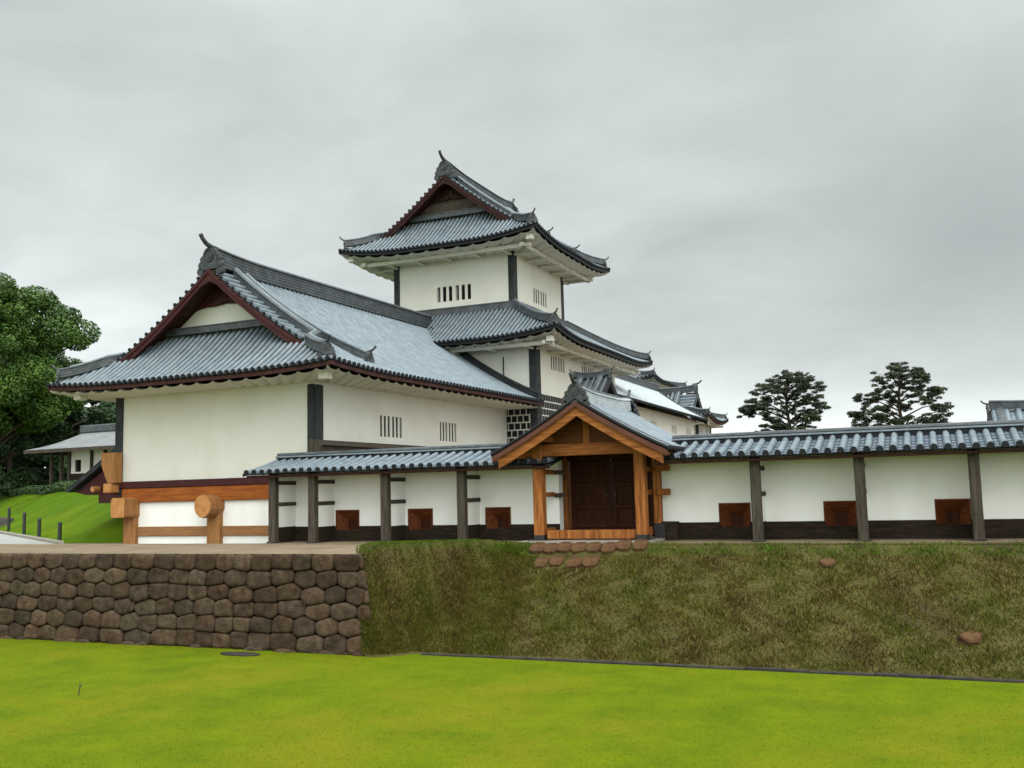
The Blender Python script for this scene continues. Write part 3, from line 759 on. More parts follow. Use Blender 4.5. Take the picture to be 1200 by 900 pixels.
# ================================================================== GATEHOUSE (two-storey building on the left)
KS = 1.12
def scaled(x, y, z=0): p = CAM + (Vector((x, y, z)) - CAM) * KS; return p
A = thing('gatehouse', 'broad white plastered gatehouse with hip-and-gable roof and orange timber beams at its base', 'gatehouse', scaled(-11.698, -.49417, 0), -.0380936, KS)
wm = MB()
AW = (-7.5, 0., 0., 12.3)
win = [(3.23, 4.50, 3.08, 3.73), (6.96, 8.14, 3.08, 3.73)]
wall_plane(wm, 'f', 0, -7.5, 0, 1.6, 4.62, [])
wall_plane(wm, 'r', 0, 0, 12.3, 0, 4.62, win)
wm.quad((-7.5, 12.3, 1.6), (-7.5, 0, 1.6), (-7.5, 0, 4.62), (-7.5, 12.3, 4.62)); wm.quad((-7.08, 12.3, -.3), (-7.08, .03, -.3), (-7.08, .03, 1.7), (-7.08, 12.3, 1.7))
lw = MB(); lw.quad((-7.08, .03, -.3), (0, .03, -.3), (0, .03, 1.9), (-7.08, .03, 1.9)); lw.build('base_panel', PLASTER_PALE, A)
wm.build('wall', PLASTER, A)
for h in win: slot_window(A, 'r', 0, *h)
c = MB(); c.bbox(-.29, -.06, -.05, .1, 1.88, 4.42); c.build('corner_column', LEAD, A)
c = MB(); c.bbox(-.055, .05, -.035, .26, 1.88, 4.4); c.build('corner_column', LEAD, A)
c = MB(); c.bbox(-7.56, -7.26, -.05, .2, 1.5, 4.5); c.build('corner_column', LEAD, A)
b = MB(); b.bbox(-7.3, .12, -.10, .0, 1.68, 1.885); b.build('fascia', MAROON, A)
b = MB(); b.bbox(-7.22, .10, -.07, .02, 1.25, 1.678, .02); b.build('beam', CYPRESS_H, A)
b = MB(); b.bbox(-6.6, -3.83, -.035, .05, .24, .52); b.build('beam', TANW, A)
b = MB(); b.bbox(-3.32, -.55, -.035, .05, .24, .52); b.build('beam', TANW, A)
for xc in (-6.85, -3.57, -.30):
    p = MB(); p.bbox(xc - .245, xc + .245, -.14, .2, -.05, 1.25, .05); po = p.build('post', CYPRESS_V, A)
    lg = MB(); n = 8 if xc > -6 else 4; rr = .335; zc_ = 1.10
    if n == 4: prof = [(-.29, -.24), (-.24, -.30), (.24, -.30), (.29, -.24), (.29, .24), (.24, .30), (-.24, .30), (-.29, .24)]
    else: prof = [(rr * math.cos(2 * math.pi * (k + .5) / 14) * .94, rr * math.sin(2 * math.pi * (k + .5) / 14)) for k in range(14)]
    lg.loft([[(xc + a * f, y, zc_ + b_ * f) for a, b_ in prof] for y, f in ((-.55, .96), (-.53, 1), (.05, 1))]); lo_ = lg.build('log_beam', CYPRESS_V, A)
    e = MB(); e.loft([[(xc + a * .95, y, zc_ + b_ * .95) for a, b_ in prof] for y in (-.556, -.549)]); e.build('cut_end', CYPRESS_END, lo_)
s_ = MB(); s_.prism([(-7.78, 2.78), (-7.22, 2.78), (-7.22, 1.86), (-7.5, 1.86), (-7.62, 2.1), (-7.76, 2.4)], 'y', -.36, -.06); s_.build('bracket', CYPRESS_V, A)
s_ = MB(); s_.bbox(-7.62, -7.32, -.42, -.05, 1.56, 1.84, .02); s_.build('bracket', CYPRESS_END, A)
# side porch on the left end
sp = MB(); sp.prism([(-10.05, 1.66), (-9.9, 1.62), (-8.7, 2.28), (-7.57, 3.0), (-7.57, 3.16), (-8.75, 2.44)], 'y', .25, 5.5); spo = sp.build('porch_roof', LEAD, A)
sp = MB(); sp.prism([(-9.75, 1.62), (-8.7, 2.2), (-7.58, 2.9), (-7.58, 1.25), (-8.75, 1.25), (-8.75, 1.52), (-9.3, 1.52)], 'y', .45, 5.2); sp.build('porch_gable', MAROON, A)
sp = MB(); sp.disc((-8.75, .2, 1.70), .09, 'y', .3); sp.build('purlin_end', CYPRESS_END, A)
# pent ledge along the right flank
pl = MB(); pl.prism([(-.0, 2.82), (.05, 2.86), (.52, 2.74), (.54, 2.68), (.42, 2.66), (.40, 2.36), (.0, 2.36)], 'y', -.38, 12.2); pl.build('pent_ledge', TIMBER, A)
irimoya(A, -8.95, 1.52, -1.42, 12.5, 4.72, -3.6, 8.1, -.3, .55, 1.62, lift=.13, pitch=.225, hip_back=False, wall=(-7.5, 0, 0, 12.3), arms=False, bdep=.25, ridge_h=.60, ridge_w=.22, orn=.97)
for (xx, yy) in ((.92, -.86), (-8.2, -.82)):
    cb = MB(); cb.bbox(xx - .14, xx + .14, yy - .14, yy + .14, 4.40, 4.62); cb.build('corner_beam', PLASTER, A)
# flashing ridge where the roof meets the keep
fr_ = MB()
def AHs(d): t = d / 5.12; return 3.38 * (.65 * t + .35 * t * t)
fr_.sweep(ridge_prof(.16, .36, 3), [(1.5 - d, 12.2, 4.72 + AHs(d)) for d in lin(0, 4.7, 14)]); fr_.build('flashing_ridge', LEAD, A)

# ================================================================== THREE-STOREY KEEP
T = thing('castle_keep', 'tall white three-storey castle tower with two tiers of grey tiled roofs', 'castle tower', scaled(-9.98545, 11.87515, 0), -.0138352, KS)
wm = MB()
wl = [(1.65, 3.2, 6.18, 6.75), (5.4, 6.95, 6.18, 6.75)]
wall_plane(wm, 'f', 0, -8, 0, 0, 7.3, []); wall_plane(wm, 'r', 0, 0, 10.1, 0, 7.3, wl)
wm.quad((-8, 10.1, 0), (-8, 0, 0), (-8, 0, 7.3), (-8, 10.1, 7.3)); wm.quad((0, 10.1, 0), (-8, 10.1, 0), (-8, 10.1, 7.3), (0, 10.1, 7.3))
for h in wl: slot_window(T, 'r', 0, *h)
UX0, UX1, UY0, UY1 = -6.77, -1.24, .9, 6.6
wf = [(-4.76, -3.17, 9.28, 9.92)]; wr = [(3.03, 4.53, 9.30, 9.92)]
wall_plane(wm, 'f', UY0, UX0, UX1, 8.4, 11.3, wf); wall_plane(wm, 'r', UX1, UY0, UY1, 8.4, 11.3, wr)
wm.quad((UX0, UY1, 8.4), (UX0, UY0, 8.4), (UX0, UY0, 11.3), (UX0, UY1, 11.3)); wm.quad((UX1, UY1, 8.4), (UX0, UY1, 8.4), (UX0, UY1, 11.3), (UX1, UY1, 11.3))
wm.build('wall', PLASTER, T)
slot_window(T, 'f', UY0, *wf[0]); slot_window(T, 'r', UX1, *wr[0])
for bx4 in ((-.27, .035, -.035, .45, 3.0, 7.12), (UX1 - .22, UX1 + .03, UY0 - .03, UY0 + .36, 8.9, 11.2), (UX0 - .06, UX0 + .22, UY0 - .03, UY0 + .25, 8.9, 11.2), (UX1 - .2, UX1 + .03, UY1 - .25, UY1 + .05, 8.9, 11.2)):
    c = MB(); c.bbox(*bx4); c.build('corner_column', LEAD, T)
pb = MB(); pr_ = ridge_prof(.14, .34, 3)
pb.sweep(pr_, [(UX0 - .1, UY0 - .1, 8.66), (-4, UY0 - .1, 8.66), (UX1 + .1, UY0 - .1, 8.66)]); pb.sweep(pr_, [(UX1 + .1, UY0 - .1, 8.66), (UX1 + .1, 4, 8.66), (UX1 + .1, UY1 + .1, 8.66)])
pb.sweep(pr_, [(UX0 - .1, UY1 + .1, 8.66), (UX0 - .1, 4, 8.66), (UX0 - .1, UY0 - .1, 8.66)])
pb.build('base_ridge', TILE_D, T)
pent(T, -9.55, 1.5, -1.42, 11.6, 7.18, UX0 - .1, UX1 + .1, UY0 - .1, UY1 + .1, 8.72, lift=.30, pitch=.195, wall=(-8, 0, 0, 10.1))
irimoya(T, -8.5, .52, -.85, 8.35, 11.28, -4, 14.55, .28, 1.05, 1.62, lift=.32, pitch=.195, cs=.20, hip_back=True, yvb=7.2, ygb=6.45, eave_m=TILE_DARK, wall=(UX0, UX1, UY0, UY1), gable_mat=GABLEW, board=MAROON_D, bdep=.24, ridge_h=.56, ridge_w=.19, orn=.95)
for (xx, yy, zz) in ((1.0, -.92, 6.90), (.08, -.42, 11.08), (-8.1, -.42, 11.12)):
    cb = MB(); cb.bbox(xx - .13, xx + .13, yy - .13, yy + .13, zz, zz + .22); cb.build('corner_beam', PLASTER, T)
# tile-hung lattice on the lower walls
def lattice(face, a0, a1, z0, z1, px, pz):
    bk = MB(); fr = MB()
    if face == 'f': bk.box(a0, a1, -.03, -.003, z0, z1)
    else: bk.box(.003, .03, a0, a1, z0, z1)
    o = bk.build('tile_hung_cladding', PLASTER, T)
    z = z0; r = 0
    while z < z1 - .05:
        a = a0 + (0 if r % 2 else -px * .5)
        while a < a1:
            p, q = max(a + px * .09, a0), min(a + px * .91, a1); zz0, zz1 = z + pz * .09, min(z + pz * .91, z1)
            if q - p > .03:
                if face == 'f': fr.box(p, q, -.042, -.028, zz0, zz1)
                else: fr.box(.028, .042, p, q, zz0, zz1)
            a += px
        z += pz; r += 1
    fr.build('clay_tile', TILE_DARK, o)
lattice('f', -2.6, -.28, 1.4, 5.1, .255, .285); lattice('r', .46, 10.0, 1.4, 5.1, .27, .285)
dp = MB(); dp.tube([(-1.35, -.05, 6.6), (-1.35, -.05, 5.6), (-1.42, -.05, 5.0)], .025, 6); dp.build('downpipe', LEAD, T)

# ================================================================== RIDGED WALLS (left and right of the gate)
def wall_roof(root, xa, xb, cap_left=False, cap_right=False):
    ZE, ZR, YF, YR, YB = 1.99, 2.40, -.32, 1.26, 2.0
    def Hh(t): return (ZR - ZE) * (.8 * t + .2 * t * t)
    rf = MB()
    P1 = lambda u, d: Vector((u, YF + d, ZE + Hh(d / (YR - YF)) + .006 * math.sin(u * 1.7)))
    run_b = YB - YR
    P2 = lambda u, d: Vector((u, YB - d, ZE + .21 + (ZR - ZE - .21) * d / run_b))
    tile_columns(rf, P1, xa, xb, .272, lambda u: YR - YF, .29, lift=.02)
    tile_columns(rf, P2, xa, xb, .272, lambda u: run_b, .29, cap=False)
    # closed verge boards
    for xx in (xa, xb):
        rf.prism([(YF + .04, ZE - .08), (YF + .04, ZE - .01), (YR, ZR - .02), (YB - .04, ZE + .19), (YB - .04, ZE + .1), (YR, ZR - .14)], 'x', xx - .03 if xx == xa else xx, xx if xx == xa else xx + .03, 1)
    # deck
    rf.add([(xa, YF + .03, ZE - .045), (xb, YF + .03, ZE - .045), (xb, YR, ZR - .05), (xa, YR, ZR - .05), (xb, YB - .03, ZE + .17), (xa, YB - .03, ZE + .17)], [(3, 2, 1, 0), (2, 3, 5, 4)], 1)
    ro = rf.build('roof', [TILE, TILE_DARK, TILE_DARK, PANL_SHADED], root)
    rm = MB(); K = 20
    rm.sweep([(.15, -.02), (.15, .035), (.12, .04), (.12, .13), (-.12, .13), (-.12, .04), (-.15, .035), (-.15, -.02)], [(xa + .1 + (xb - xa - .2) * k / K, YR, ZR - .0) for k in range(K + 1)]); rm.build('ridge_cap', TILE_DARK, ro)
    rm = MB(); rm.sweep([(.155, .085), (.155, .125), (-.155, .125), (-.155, .085)], [(xa + .08 + (xb - xa - .16) * k / K, YR, ZR) for k in range(K + 1)]); rm.build('ridge_course', TILE, ro)
    tl = MB(); tl.tube([(xa + .08, YR, ZR + .155), (xb - .08, YR, ZR + .155)], .07, 10); tl.build('ridge_roll', TILE_D, ro)
    eb = MB(); eb.bbox(xa + .05, xb - .05, YF + .10, YF + .17, ZE - .13, ZE - .05); eb.build('eave_board', SOFFITW, ro)
    return ro
def plastered_wall(label, xa, xb, roof_a, roof_b, posts, sama, warm=()):
    W_ = thing('plastered_wall', label, 'wall', ((xa + xb) / 2, 1.11, 0)); off = Vector(((xa + xb) / 2, 1.11, 0))
    def B(mb, name, M, par=None):
        mb.v = [(x - off.x, y - off.y, z - off.z) for x, y, z in mb.v]
        return mb.build(name, M, par or W_)
    w = MB(); holes = [(a, b, .40, .86) for a, b in sama]
    wall_plane(w, 'f', 1.11, xa, xb, .42 if False else .40, 2.2, holes, depth=.0)
    w.quad((xb, 1.41, .0), (xa, 1.41, .0), (xa, 1.41, 2.2), (xb, 1.41, 2.2)); w.quad((xa, 1.41, 0), (xa, 1.11, 0), (xa, 1.11, 2.2), (xa, 1.41, 2.2)); w.quad((xb, 1.11, 0), (xb, 1.41, 0), (xb, 1.41, 2.2), (xb, 1.11, 2.2))
    B(w, 'wall_panel', PLASTER_PALE)
    b = MB(); segs = []; x = xa
    for a, c_ in sorted(sama): segs.append((x, a)); x = c_
    segs.append((x, xb))
    for a, c_ in segs: b.box(a, c_, 1.07, 1.12, -.02, .425)
    for a, c_ in sama: b.box(a, c_, 1.071, 1.12, -.02, .30)
    B(b, 'base_board', DARKW)
    for a, c_ in sama: # splayed timber loophole
        l = MB(); z0, z1 = .31, .86; ia, ib = a + (c_ - a) * .3, c_ - (c_ - a) * .3; iz0, iz1 = z0 + .02, z1 - .28; d = .29
        o4 = [(a, 1.105, z0), (c_, 1.105, z0), (c_, 1.105, z1), (a, 1.105, z1)]; i4 = [(ia, 1.105 + d, iz0), (ib, 1.105 + d, iz0), (ib, 1.105 + d, iz1), (ia, 1.105 + d, iz1)]
        l.add(o4 + i4, [(0, 1, 5, 4), (1, 2, 6, 5), (2, 3, 7, 6), (3, 0, 4, 7)])
        for q in ((a - .025, c_ + .025, z1, z1 + .03), (a - .025, a, z0, z1), (c_, c_ + .025, z0, z1)): l.box(q[0], q[1], 1.085, 1.12, q[2], q[3])
        lo = B(l, 'loophole', LOOPW)
        l = MB(); l.quad(*[(x_, 1.105 + d - .002, z_) for x_, y_, z_ in i4]); B(l, 'loophole_shutter', GATED, lo)
    rnd2 = random.Random(3)
    for px in posts:
        p = MB(); p.bbox(px, px + .225, -.02, .20, 0.0, 2.06, .02); po = B(p, 'post', TIMBER)
        s2 = MB(); s2.bbox(px - .04, px + .265, -.06, .24, -.06, .045, .02); B(s2, 'footing', KERBM, po)
        # plastered buttress between post and wall, with two dark braces through it
        bt = MB(); bt.box(px + .045, px + .15, .20, 1.11, .44, 2.06); B(bt, 'buttress', PLASTER_PALE, W_)
        bt = MB(); bt.box(px + .035, px + .16, .20, 1.105, 0, .44); B(bt, 'base_board', DARKW)
        for z in (1.10, 1.71):
            br = MB(); br.bbox(px + .05, px + .185, .14, 1.10, z - .055, z + .055); B(br, 'brace', TIMBER, po)
    ro = wall_roof(W_, roof_a - off.x, roof_b - off.x)
    for o in [ro]: o.location = (0, -off.y, 0)
    return W_
POST_L = [-13.68, -12.33, -9.98, -7.66]; POST_R = [-.03, 2.28, 4.62, 6.95, 9.3, 11.6]
SAMA_L = [(-12.10, -11.36), (-9.71, -8.98), (-7.32, -6.62)]
SAMA_R = [(-.98, -.26), (1.5, 2.2), (3.93, 4.62), (6.3, 7.0), (8.7, 9.4)]
WL = plastered_wall('white plastered wall with grey tile coping between the gatehouse and the timber gate', -13.9, -5.2, -14.35, -4.9, POST_L, SAMA_L)
WR = plastered_wall('long white plastered wall with grey tile coping running from the timber gate below the two pines', -2.42, 13.5, -2.2, 13.7, POST_R, SAMA_R)

# ================================================================== TIMBER GATE
GX = -3.99
G = thing('wooden_gate', 'orange cypress timber gate with dark doors under its own tiled gable roof', 'gate', (GX, 0, 0))
def gb(name, M, *a, par=None, bev=.015):
    mb = MB(); mb.bbox(*a, bev); return mb.build(name, M, par or G)
for xc in (-1.33, 1.33):
    p = gb('post', GATEW, xc - .13, xc + .13, -.13, .15, .06, 2.42)
    gb('shoe', BLACK, xc - .135, xc + .135, -.135, .155, .06, .20, par=p)
    gb('base_stone', KERBM, xc - .26, xc + .26, -.28, .28, -.1, .075, par=p)
    r_ = gb('post', GATEW, xc - .15, xc + .15, 1.66, 2.02, .05, 2.5)
    gb('side_rail', GATEW, xc - .05, xc + .05, .16, 1.02, .12, .34)
    gb('side_rail', GATEW, xc - .05, xc + .05, .16, 1.02, 1.14, 1.26); gb('side_rail', GATEW, xc - .05, xc + .05, .16, 1.02, 1.72, 1.84)
# small outer buttress posts on the right side, with stub rails
for xo, zt in ((1.50, 2.1),):
    p = gb('buttress_post', GATEW, xo - .10, xo + .08, .88, 1.06, .30, zt)
    gb('shoe', BLACK, xo - .07, xo + .20, .70, 1.0, .0, .42, par=p)
    for z in (1.12, 1.72): gb('stub_rail', GATEW, xo + .0, xo + .34, .80, .92, z, z + .16)
    gb('stub_rail', DARKW, xo + .1, xo + .5, .78, 1.05, .0, .46)
for xo in (-1.5,):
    for z in (1.12, 1.72): gb('stub_rail', TIMBER, -1.3, -1.0, .98, 1.06, z, z + .11)
gb('tie_beam', GATEB, -1.75, 1.75, -.11, .13, 2.16, 2.46, bev=.02)
gb('tie_beam', GATED, -1.7, 1.7, 1.70, 1.98, 2.08, 2.42)
gb('threshold', GATEW, -1.16, 1.16, -.02, .34, .08, .30, bev=.02)
gb('threshold', GATED, -1.16, 1.16, 1.78, 2.0, .05, .28)
for xc in (-1.33, 1.33):
    mb = MB(); mb.box(xc - .02, xc + .02, 1.42, 1.68, .05, 2.3); mb.build('side_panel', GATED, G)
mb = MB(); mb.box(-1.3, 1.3, 1.5, 1.62, 2.3, 2.42); mb.build('lintel', GATED, G)
fl = MB(); fl.box(-1.7, 1.7, -.98, 2.3, .004, .06); fl.build('paving', SLAB, G)
# doors, closed, with stiles, rails and boards
for sx in (-1, 1):
    d = MB(); x0_, x1_ = (-1.15, -.01) if sx < 0 else (.01, 1.15)
    d.box(x0_, x1_, 1.90, 1.94, .28, 2.08)
    for q in (x0_, x1_ - .13): d.bbox(q, q + .13, 1.85, 1.92, .28, 2.08)
    for z in (.28, .78, 1.36, 1.95): d.bbox(x0_, x1_, 1.845, 1.91, z, z + .12)
    for k in range(1, 4): d.box(x0_ + k * .27, x0_ + k * .27 + .02, 1.885, 1.91, .3, 2.0)
    do = d.build('door', GATED, G)
    h = MB(); h.disc((sx * .12, 1.81, 1.15), .035, 'y', .05); h.build('handle', BLACK, do)
tr = MB(); tr.prism([(-1.16, 2.08), (1.16, 2.08), (1.16, 2.55), (0, 3.1), (-1.16, 2.55)], 'y', 1.9, 1.94); tr.build('transom_panel', GATED, G)
# side walls of the passage behind
# roof
def gate_roof():
    Y0, Y1, ZR, ZE, HW = -.86, 3.7, 3.48, 2.20, 2.26
    def Hh(d): t = d / HW; return (ZR - ZE) * (.82 * t + .18 * t * t)
    PR = lambda u, d: Vector((HW - d, u, ZE + Hh(d))); PL = lambda u, d: Vector((-HW + d, u, ZE + Hh(d)))
    rf = MB()
    for P_ in (PR, PL):
        tile_columns(rf, P_, Y0, Y1, .24, lambda u: HW, .28, lift=.016)
        K = 10; a = [P_(Y0 + .02, HW * k / K) - Vector((0, 0, .05)) for k in range(K + 1)]; b_ = [P_(Y1 - .02, HW * k / K) - Vector((0, 0, .05)) for k in range(K + 1)]
        for k in range(K): rf.quad(tuple(a[k]), tuple(a[k + 1]), tuple(b_[k + 1]), tuple(b_[k]), 2)
    ro = rf.build('roof', [TILE, TILE_DARK, GATED, TILE], G)
    # verge: dark tile edge, brown fascia, orange bargeboard
    def board(name, M, y0, y1, t0, t1, ext, dip=.0):
        mb = MB(); K = 12
        for P_ in (PL, PR):
            tl = [P_(0, -ext + (HW + ext) * k / K) if k else P_(0, 0) + (P_(0, 0) - P_(0, .2)) * (ext / .2) for k in range(K + 1)]
            for k in range(K):
                a, b2 = tl[k], tl[k + 1]; f0 = 1 + dip * (1 - k / K) ** 3; f1 = 1 + dip * (1 - (k + 1) / K) ** 3
                V = [(q[0], yy, q[1]) for yy in (y0, y1) for q in ((a.x, a.z - t0), (b2.x, b2.z - t0), (b2.x, b2.z - t0 - (t1 - t0) * f1), (a.x, a.z - t0 - (t1 - t0) * f0))]
                mb.add(V, [(0, 1, 2, 3), (7, 6, 5, 4), (0, 4, 5, 1), (3, 2, 6, 7), (1, 5, 6, 2), (0, 3, 7, 4)])
        return mb.build(name, M, ro)
    board('fascia', GFASC, Y0 - .02, Y0 + .12, .03, .155, -.02)
    board('fascia', GATEB, Y0 + .03, Y0 + .13, .157, .185, -.06)
    board('bargeboard', GATEB, Y0 + .06, Y0 + .17, .187, .385, -.16, .08)
    board('fascia', SOFFITW, Y1 - .12, Y1 + .02, .03, .20, -.02); board('bargeboard', GATEB, Y1 - .17, Y1 - .05, .202, .42, -.14, .25)
    # verge tile roll along both slopes
    for P_ in (PL, PR):
        v = MB(); v.tube([P_(Y0 + .02, d) + Vector((0, 0, .03)) for d in lin(0, HW, 9)], .045, 8); v.build('verge_roll', TILE_DARK, ro)
        v = MB(); v.tube([P_(Y0 + .22, d) + Vector((0, 0, .06)) for d in lin(0, HW, 9)], .055, 8); v.build('verge_roll', TILE_D, ro)
    rm = MB(); rm.sweep(ridge_prof(.14, .36, 4), [(0, Y0 + .12 + (Y1 - Y0 - .24) * k / 14, ZR - .05 + .08 * max(0, 1 - k / 5) ** 2 + .08 * max(0, (k - 9) / 5) ** 2) for k in range(15)]); rm.build('ridge_cap', TILE_BRIGHT, ro)
    rm = MB(); rm.tube([(0, Y0 + .1, ZR + .34), (0, Y0 + .6, ZR + .31), (0, Y1 - .6, ZR + .31), (0, Y1 - .1, ZR + .36)], .07, 10); rm.build('ridge_roll', TILE_D, ro)
    make_ornament(ro, (0, Y0 + .05, ZR + .02), 0, .72); make_ornament(ro, (0, Y1 - .05, ZR + .02), math.pi, .72)
    # gable infill with king post, purlins and eave rafters
    gi = MB(); gi.prism([(-1.72, 2.44), (1.72, 2.44), (0, 3.16)], 'y', -.04, .03); gi.build('gable_panel', GABLEB, G)
    gb('king_post', GATEW, -.09, .09, -.09, .08, 2.44, 3.12)
    pu = MB()
    for d in (.55, 1.3, HW): 
        for sx in (-1, 1):
            x = sx * (HW - d); z = ZE + Hh(d) - .22; pu.bbox(x - .07, x + .07, Y0 + .14, Y1 - .2, z - .14, z)
    pu.build('purlin', GATEB, ro)
    ra = MB()
    for k in range(14):
        y = Y0 + .4 + k * .32
        if y > Y1 - .3: break
        for P_ in (PL, PR):
            ra.loft([[tuple(P_(y, d) + Vector((0, dy, dz))) for dy, dz in ((-.035, -.17), (.035, -.17), (.035, -.075), (-.035, -.075))] for d in lin(.08, 1.9, 6)])
    ra.build('rafter', GATEB, ro)
gate_roof()

# ================================================================== step stones on the bank before the gate
def bz(x, y): return bank_z(x, y)
k = 0
for (y, xs_) in ((-1.12, [-4.95, -4.62, -4.27, -3.9, -3.55, -3.16]), (-1.5, [-4.72, -4.34, -3.9, -3.5]), (-1.06, [-2.82, -2.42])):
    for x in xs_:
        mb = MB(); w, d, h = random.uniform(.17, .20), .2, .05
        rnd3 = random.Random(k)
        ring = [(w * sx * rnd3.uniform(.9, 1.08), d * sy * rnd3.uniform(.85, 1.1)) for sx, sy in ((-1, -.6), (-.6, -1), (.5, -1), (1, -.6), (1, .6), (.6, 1), (-.5, 1), (-1, .6))]
        mb.loft([[(a, b, -h) for a, b in ring], [(a, b, h * .6) for a, b in ring], [(a * .88, b * .88, h) for a, b in ring]])
        o = mb.build('step_stone', BRICKST); o.location = (x, y, bz(x, y) + .015); o.rotation_euler = (R(30), 0, random.uniform(-.12, .12))
        tag(o, 'small reddish flat stone set in the turf below the timber gate', 'stone', 'reddish step stones in the bank below the gate'); k += 1

# ================================================================== BUILDINGS BEHIND
# small roofed gateway beside the keep
SG = thing('gateway', 'small dark tiled gateway roof beside the keep, seen above the timber gate', 'gateway', (-8.75, 15.2, 0))
def simple_gable(root, hw, y0, y1, ze, zr, pitch, M=TILE, course=.34, orn=.6, rh=.4):
    def Hh(d): t = d / hw; return (zr - ze) * (.75 * t + .25 * t * t)
    PR = lambda u, d: Vector((hw - d, u, ze + Hh(d))); PL = lambda u, d: Vector((-hw + d, u, ze + Hh(d)))
    rf = MB()
    for P_ in (PR, PL): tile_columns(rf, P_, y0, y1, pitch, lambda u: hw, course)
    for P_ in (PR, PL):
        for k in range(6):
            a, b_ = P_(y0, hw * k / 6) - Vector((0, 0, .04)), P_(y0, hw * (k + 1) / 6) - Vector((0, 0, .04)); c_, d_ = P_(y1, hw * (k + 1) / 6) - Vector((0, 0, .04)), P_(y1, hw * k / 6) - Vector((0, 0, .04))
            rf.quad(tuple(a), tuple(b_), tuple(c_), tuple(d_), 1)
        for yy in (y0 - .02, y1 - .1):
            for k in range(6):
                a, b_ = P_(0, hw * k / 6), P_(0, hw * (k + 1) / 6)
                V = [(q.x, yv_, q.z - dz) for yv_ in (yy, yy + .12) for q, dz in ((a, -.02), (b_, -.02), (b_, .28), (a, .28))]
                rf.add(V, [(0, 1, 2, 3), (7, 6, 5, 4), (0, 4, 5, 1), (3, 2, 6, 7)], 1)
    ro = rf.build('roof', [M, TILE_DARK, TILE_DARK, M], root)
    rm = MB(); rm.sweep(ridge_prof(.17, rh, 4), [(0, y0 + .05 + (y1 - y0 - .1) * k / 14, zr - .05 + .10 * max(0, 1 - k / 5) ** 2 + .10 * max(0, (k - 9) / 5) ** 2) for k in range(15)]); rm.build('ridge_cap', TILE_D, ro)
    for y, a in ((y0, 0), (y1, math.pi)):
        make_ornament(ro, (0, y, zr), a, orn)
    for P_ in (PR, PL):
        for y in (y0 + .35, y1 - .35):
            v = MB(); v.sweep(ridge_prof(.1, .2, 2), [P_(y, d) for d in lin(.1, hw - .1, 8)]); v.build('descending_ridge', TILE_D, ro)
    return ro
SG.rotation_euler = (0, 0, math.pi / 2)
simple_gable(SG, 1.5, -.75, .8, 4.9, 5.95, .26, M=TILE_D, orn=.45, rh=.26)
b = MB(); b.box(-1.0, 1.0, -.6, .65, 0, 5.0); b.build('wall', PLASTER, SG)
# long storehouse
NG = thing('storehouse', 'long pale-roofed white storehouse stretching back behind the timber gate', 'storehouse', (-13.3, 22.0, 0))
simple_gable(NG, 3.45, -1.0, 21.5, 5.80, 8.0, .30, M=TILE_BRIGHT, course=.4, orn=.7, rh=.5)
b = MB(); holes = [(y, y + 1.3, 4.7, 5.2) for y in (5, 10, 15, 19)]
wall_plane(b, 'r', 2.5, -.5, 21.5, 0, 5.85, holes); b.box(-2.5, 2.3, -.5, 21.5, 0, 5.8)
for yy in (-.52, 21.48): b.prism([(-2.5, 5.8), (2.5, 5.8), (0, 7.8)], 'y', yy, yy + .04)
b.build('wall', PLASTER, NG)
for h in holes: slot_window(NG, 'r', 2.5, *h)
# corner turret beyond
CT = thing('corner_turret', 'distant white corner turret with gabled grey roof right of the keep', 'turret', (-13.4, 48.2, 0), math.pi / 2, 1.0)
irimoya(CT, -3.3, 3.3, -3.5, 7.5, 6.0, 0, 8.3, -1.9, -1.4, 1.05, lift=.35, pitch=.30, hip_back=False, wall=(-2.2, 2.2, -2.3, 7.5), ridge_h=.5, ridge_w=.2, orn=.9, soff_z=.1, course=.45, gable_mat=TILE_D, strip_w=1.3, board=TILE_D)
b = MB(); hl = [(-1.9, -.6, 4.95, 5.6), (.5, 1.8, 4.95, 5.6)]
wall_plane(b, 'f', -2.3, -2.2, 2.2, 0, 5.95, hl); b.quad((-2.2, 7.5, 0), (-2.2, -2.3, 0), (-2.2, -2.3, 5.95), (-2.2, 7.5, 5.95)); b.quad((2.2, -2.3, 0), (2.2, 7.5, 0), (2.2, 7.5, 5.95), (2.2, -2.3, 5.95))
b.build('wall', PLASTER, CT)
for h in hl: slot_window(CT, 'f', -2.3, *h)
c = MB(); c.box(-2.32, -2.05, -2.36, -2.2, 4.6, 5.9); c.box(2.05, 2.32, -2.36, -2.2, 4.6, 5.9); c.build('corner_column', LEAD, CT)
b = MB(); b.prism([(-3.0, 4.55), (3.0, 4.55), (2.5, 4.85), (-2.5, 4.85)], 'y', -3.0, 7.5); b.build('pent_ledge', TILE_D, CT)
# taller turret partly hidden by the keep
FT = thing('far_turret', 'far white turret mostly hidden behind the keep, one upturned roof corner showing', 'turret', (-19.1, 50, .35))
b = MB(); b.box(-5, 3.0, 0, 8, 0, 9.0); b.box(-4, 1.6, 1.2, 6.8, 9.0, 9.8); b.build('wall', PLASTER, FT)
pent(FT, -6.4, 4.4, -1.4, 9.4, 9.2, -4, 1.6, 1.2, 6.8, 10.15, lift=.3, pitch=.3, wall=(-5, 3.0, 0, 8), course=.45)
# small roof behind the right-hand wall
RB = thing('outbuilding', 'small tiled outbuilding roof rising above the wall at the right edge', 'outbuilding', (9.3, 12.3, 0), math.pi / 2)
simple_gable(RB, 1.7, -6, 3.55, 2.75, 3.55, .36, M=TILE, orn=.4, rh=.30)
b = MB(); b.box(-1.2, 1.2, -5.5, 3.1, 0, 2.8); b.build('wall', PLASTER, RB)

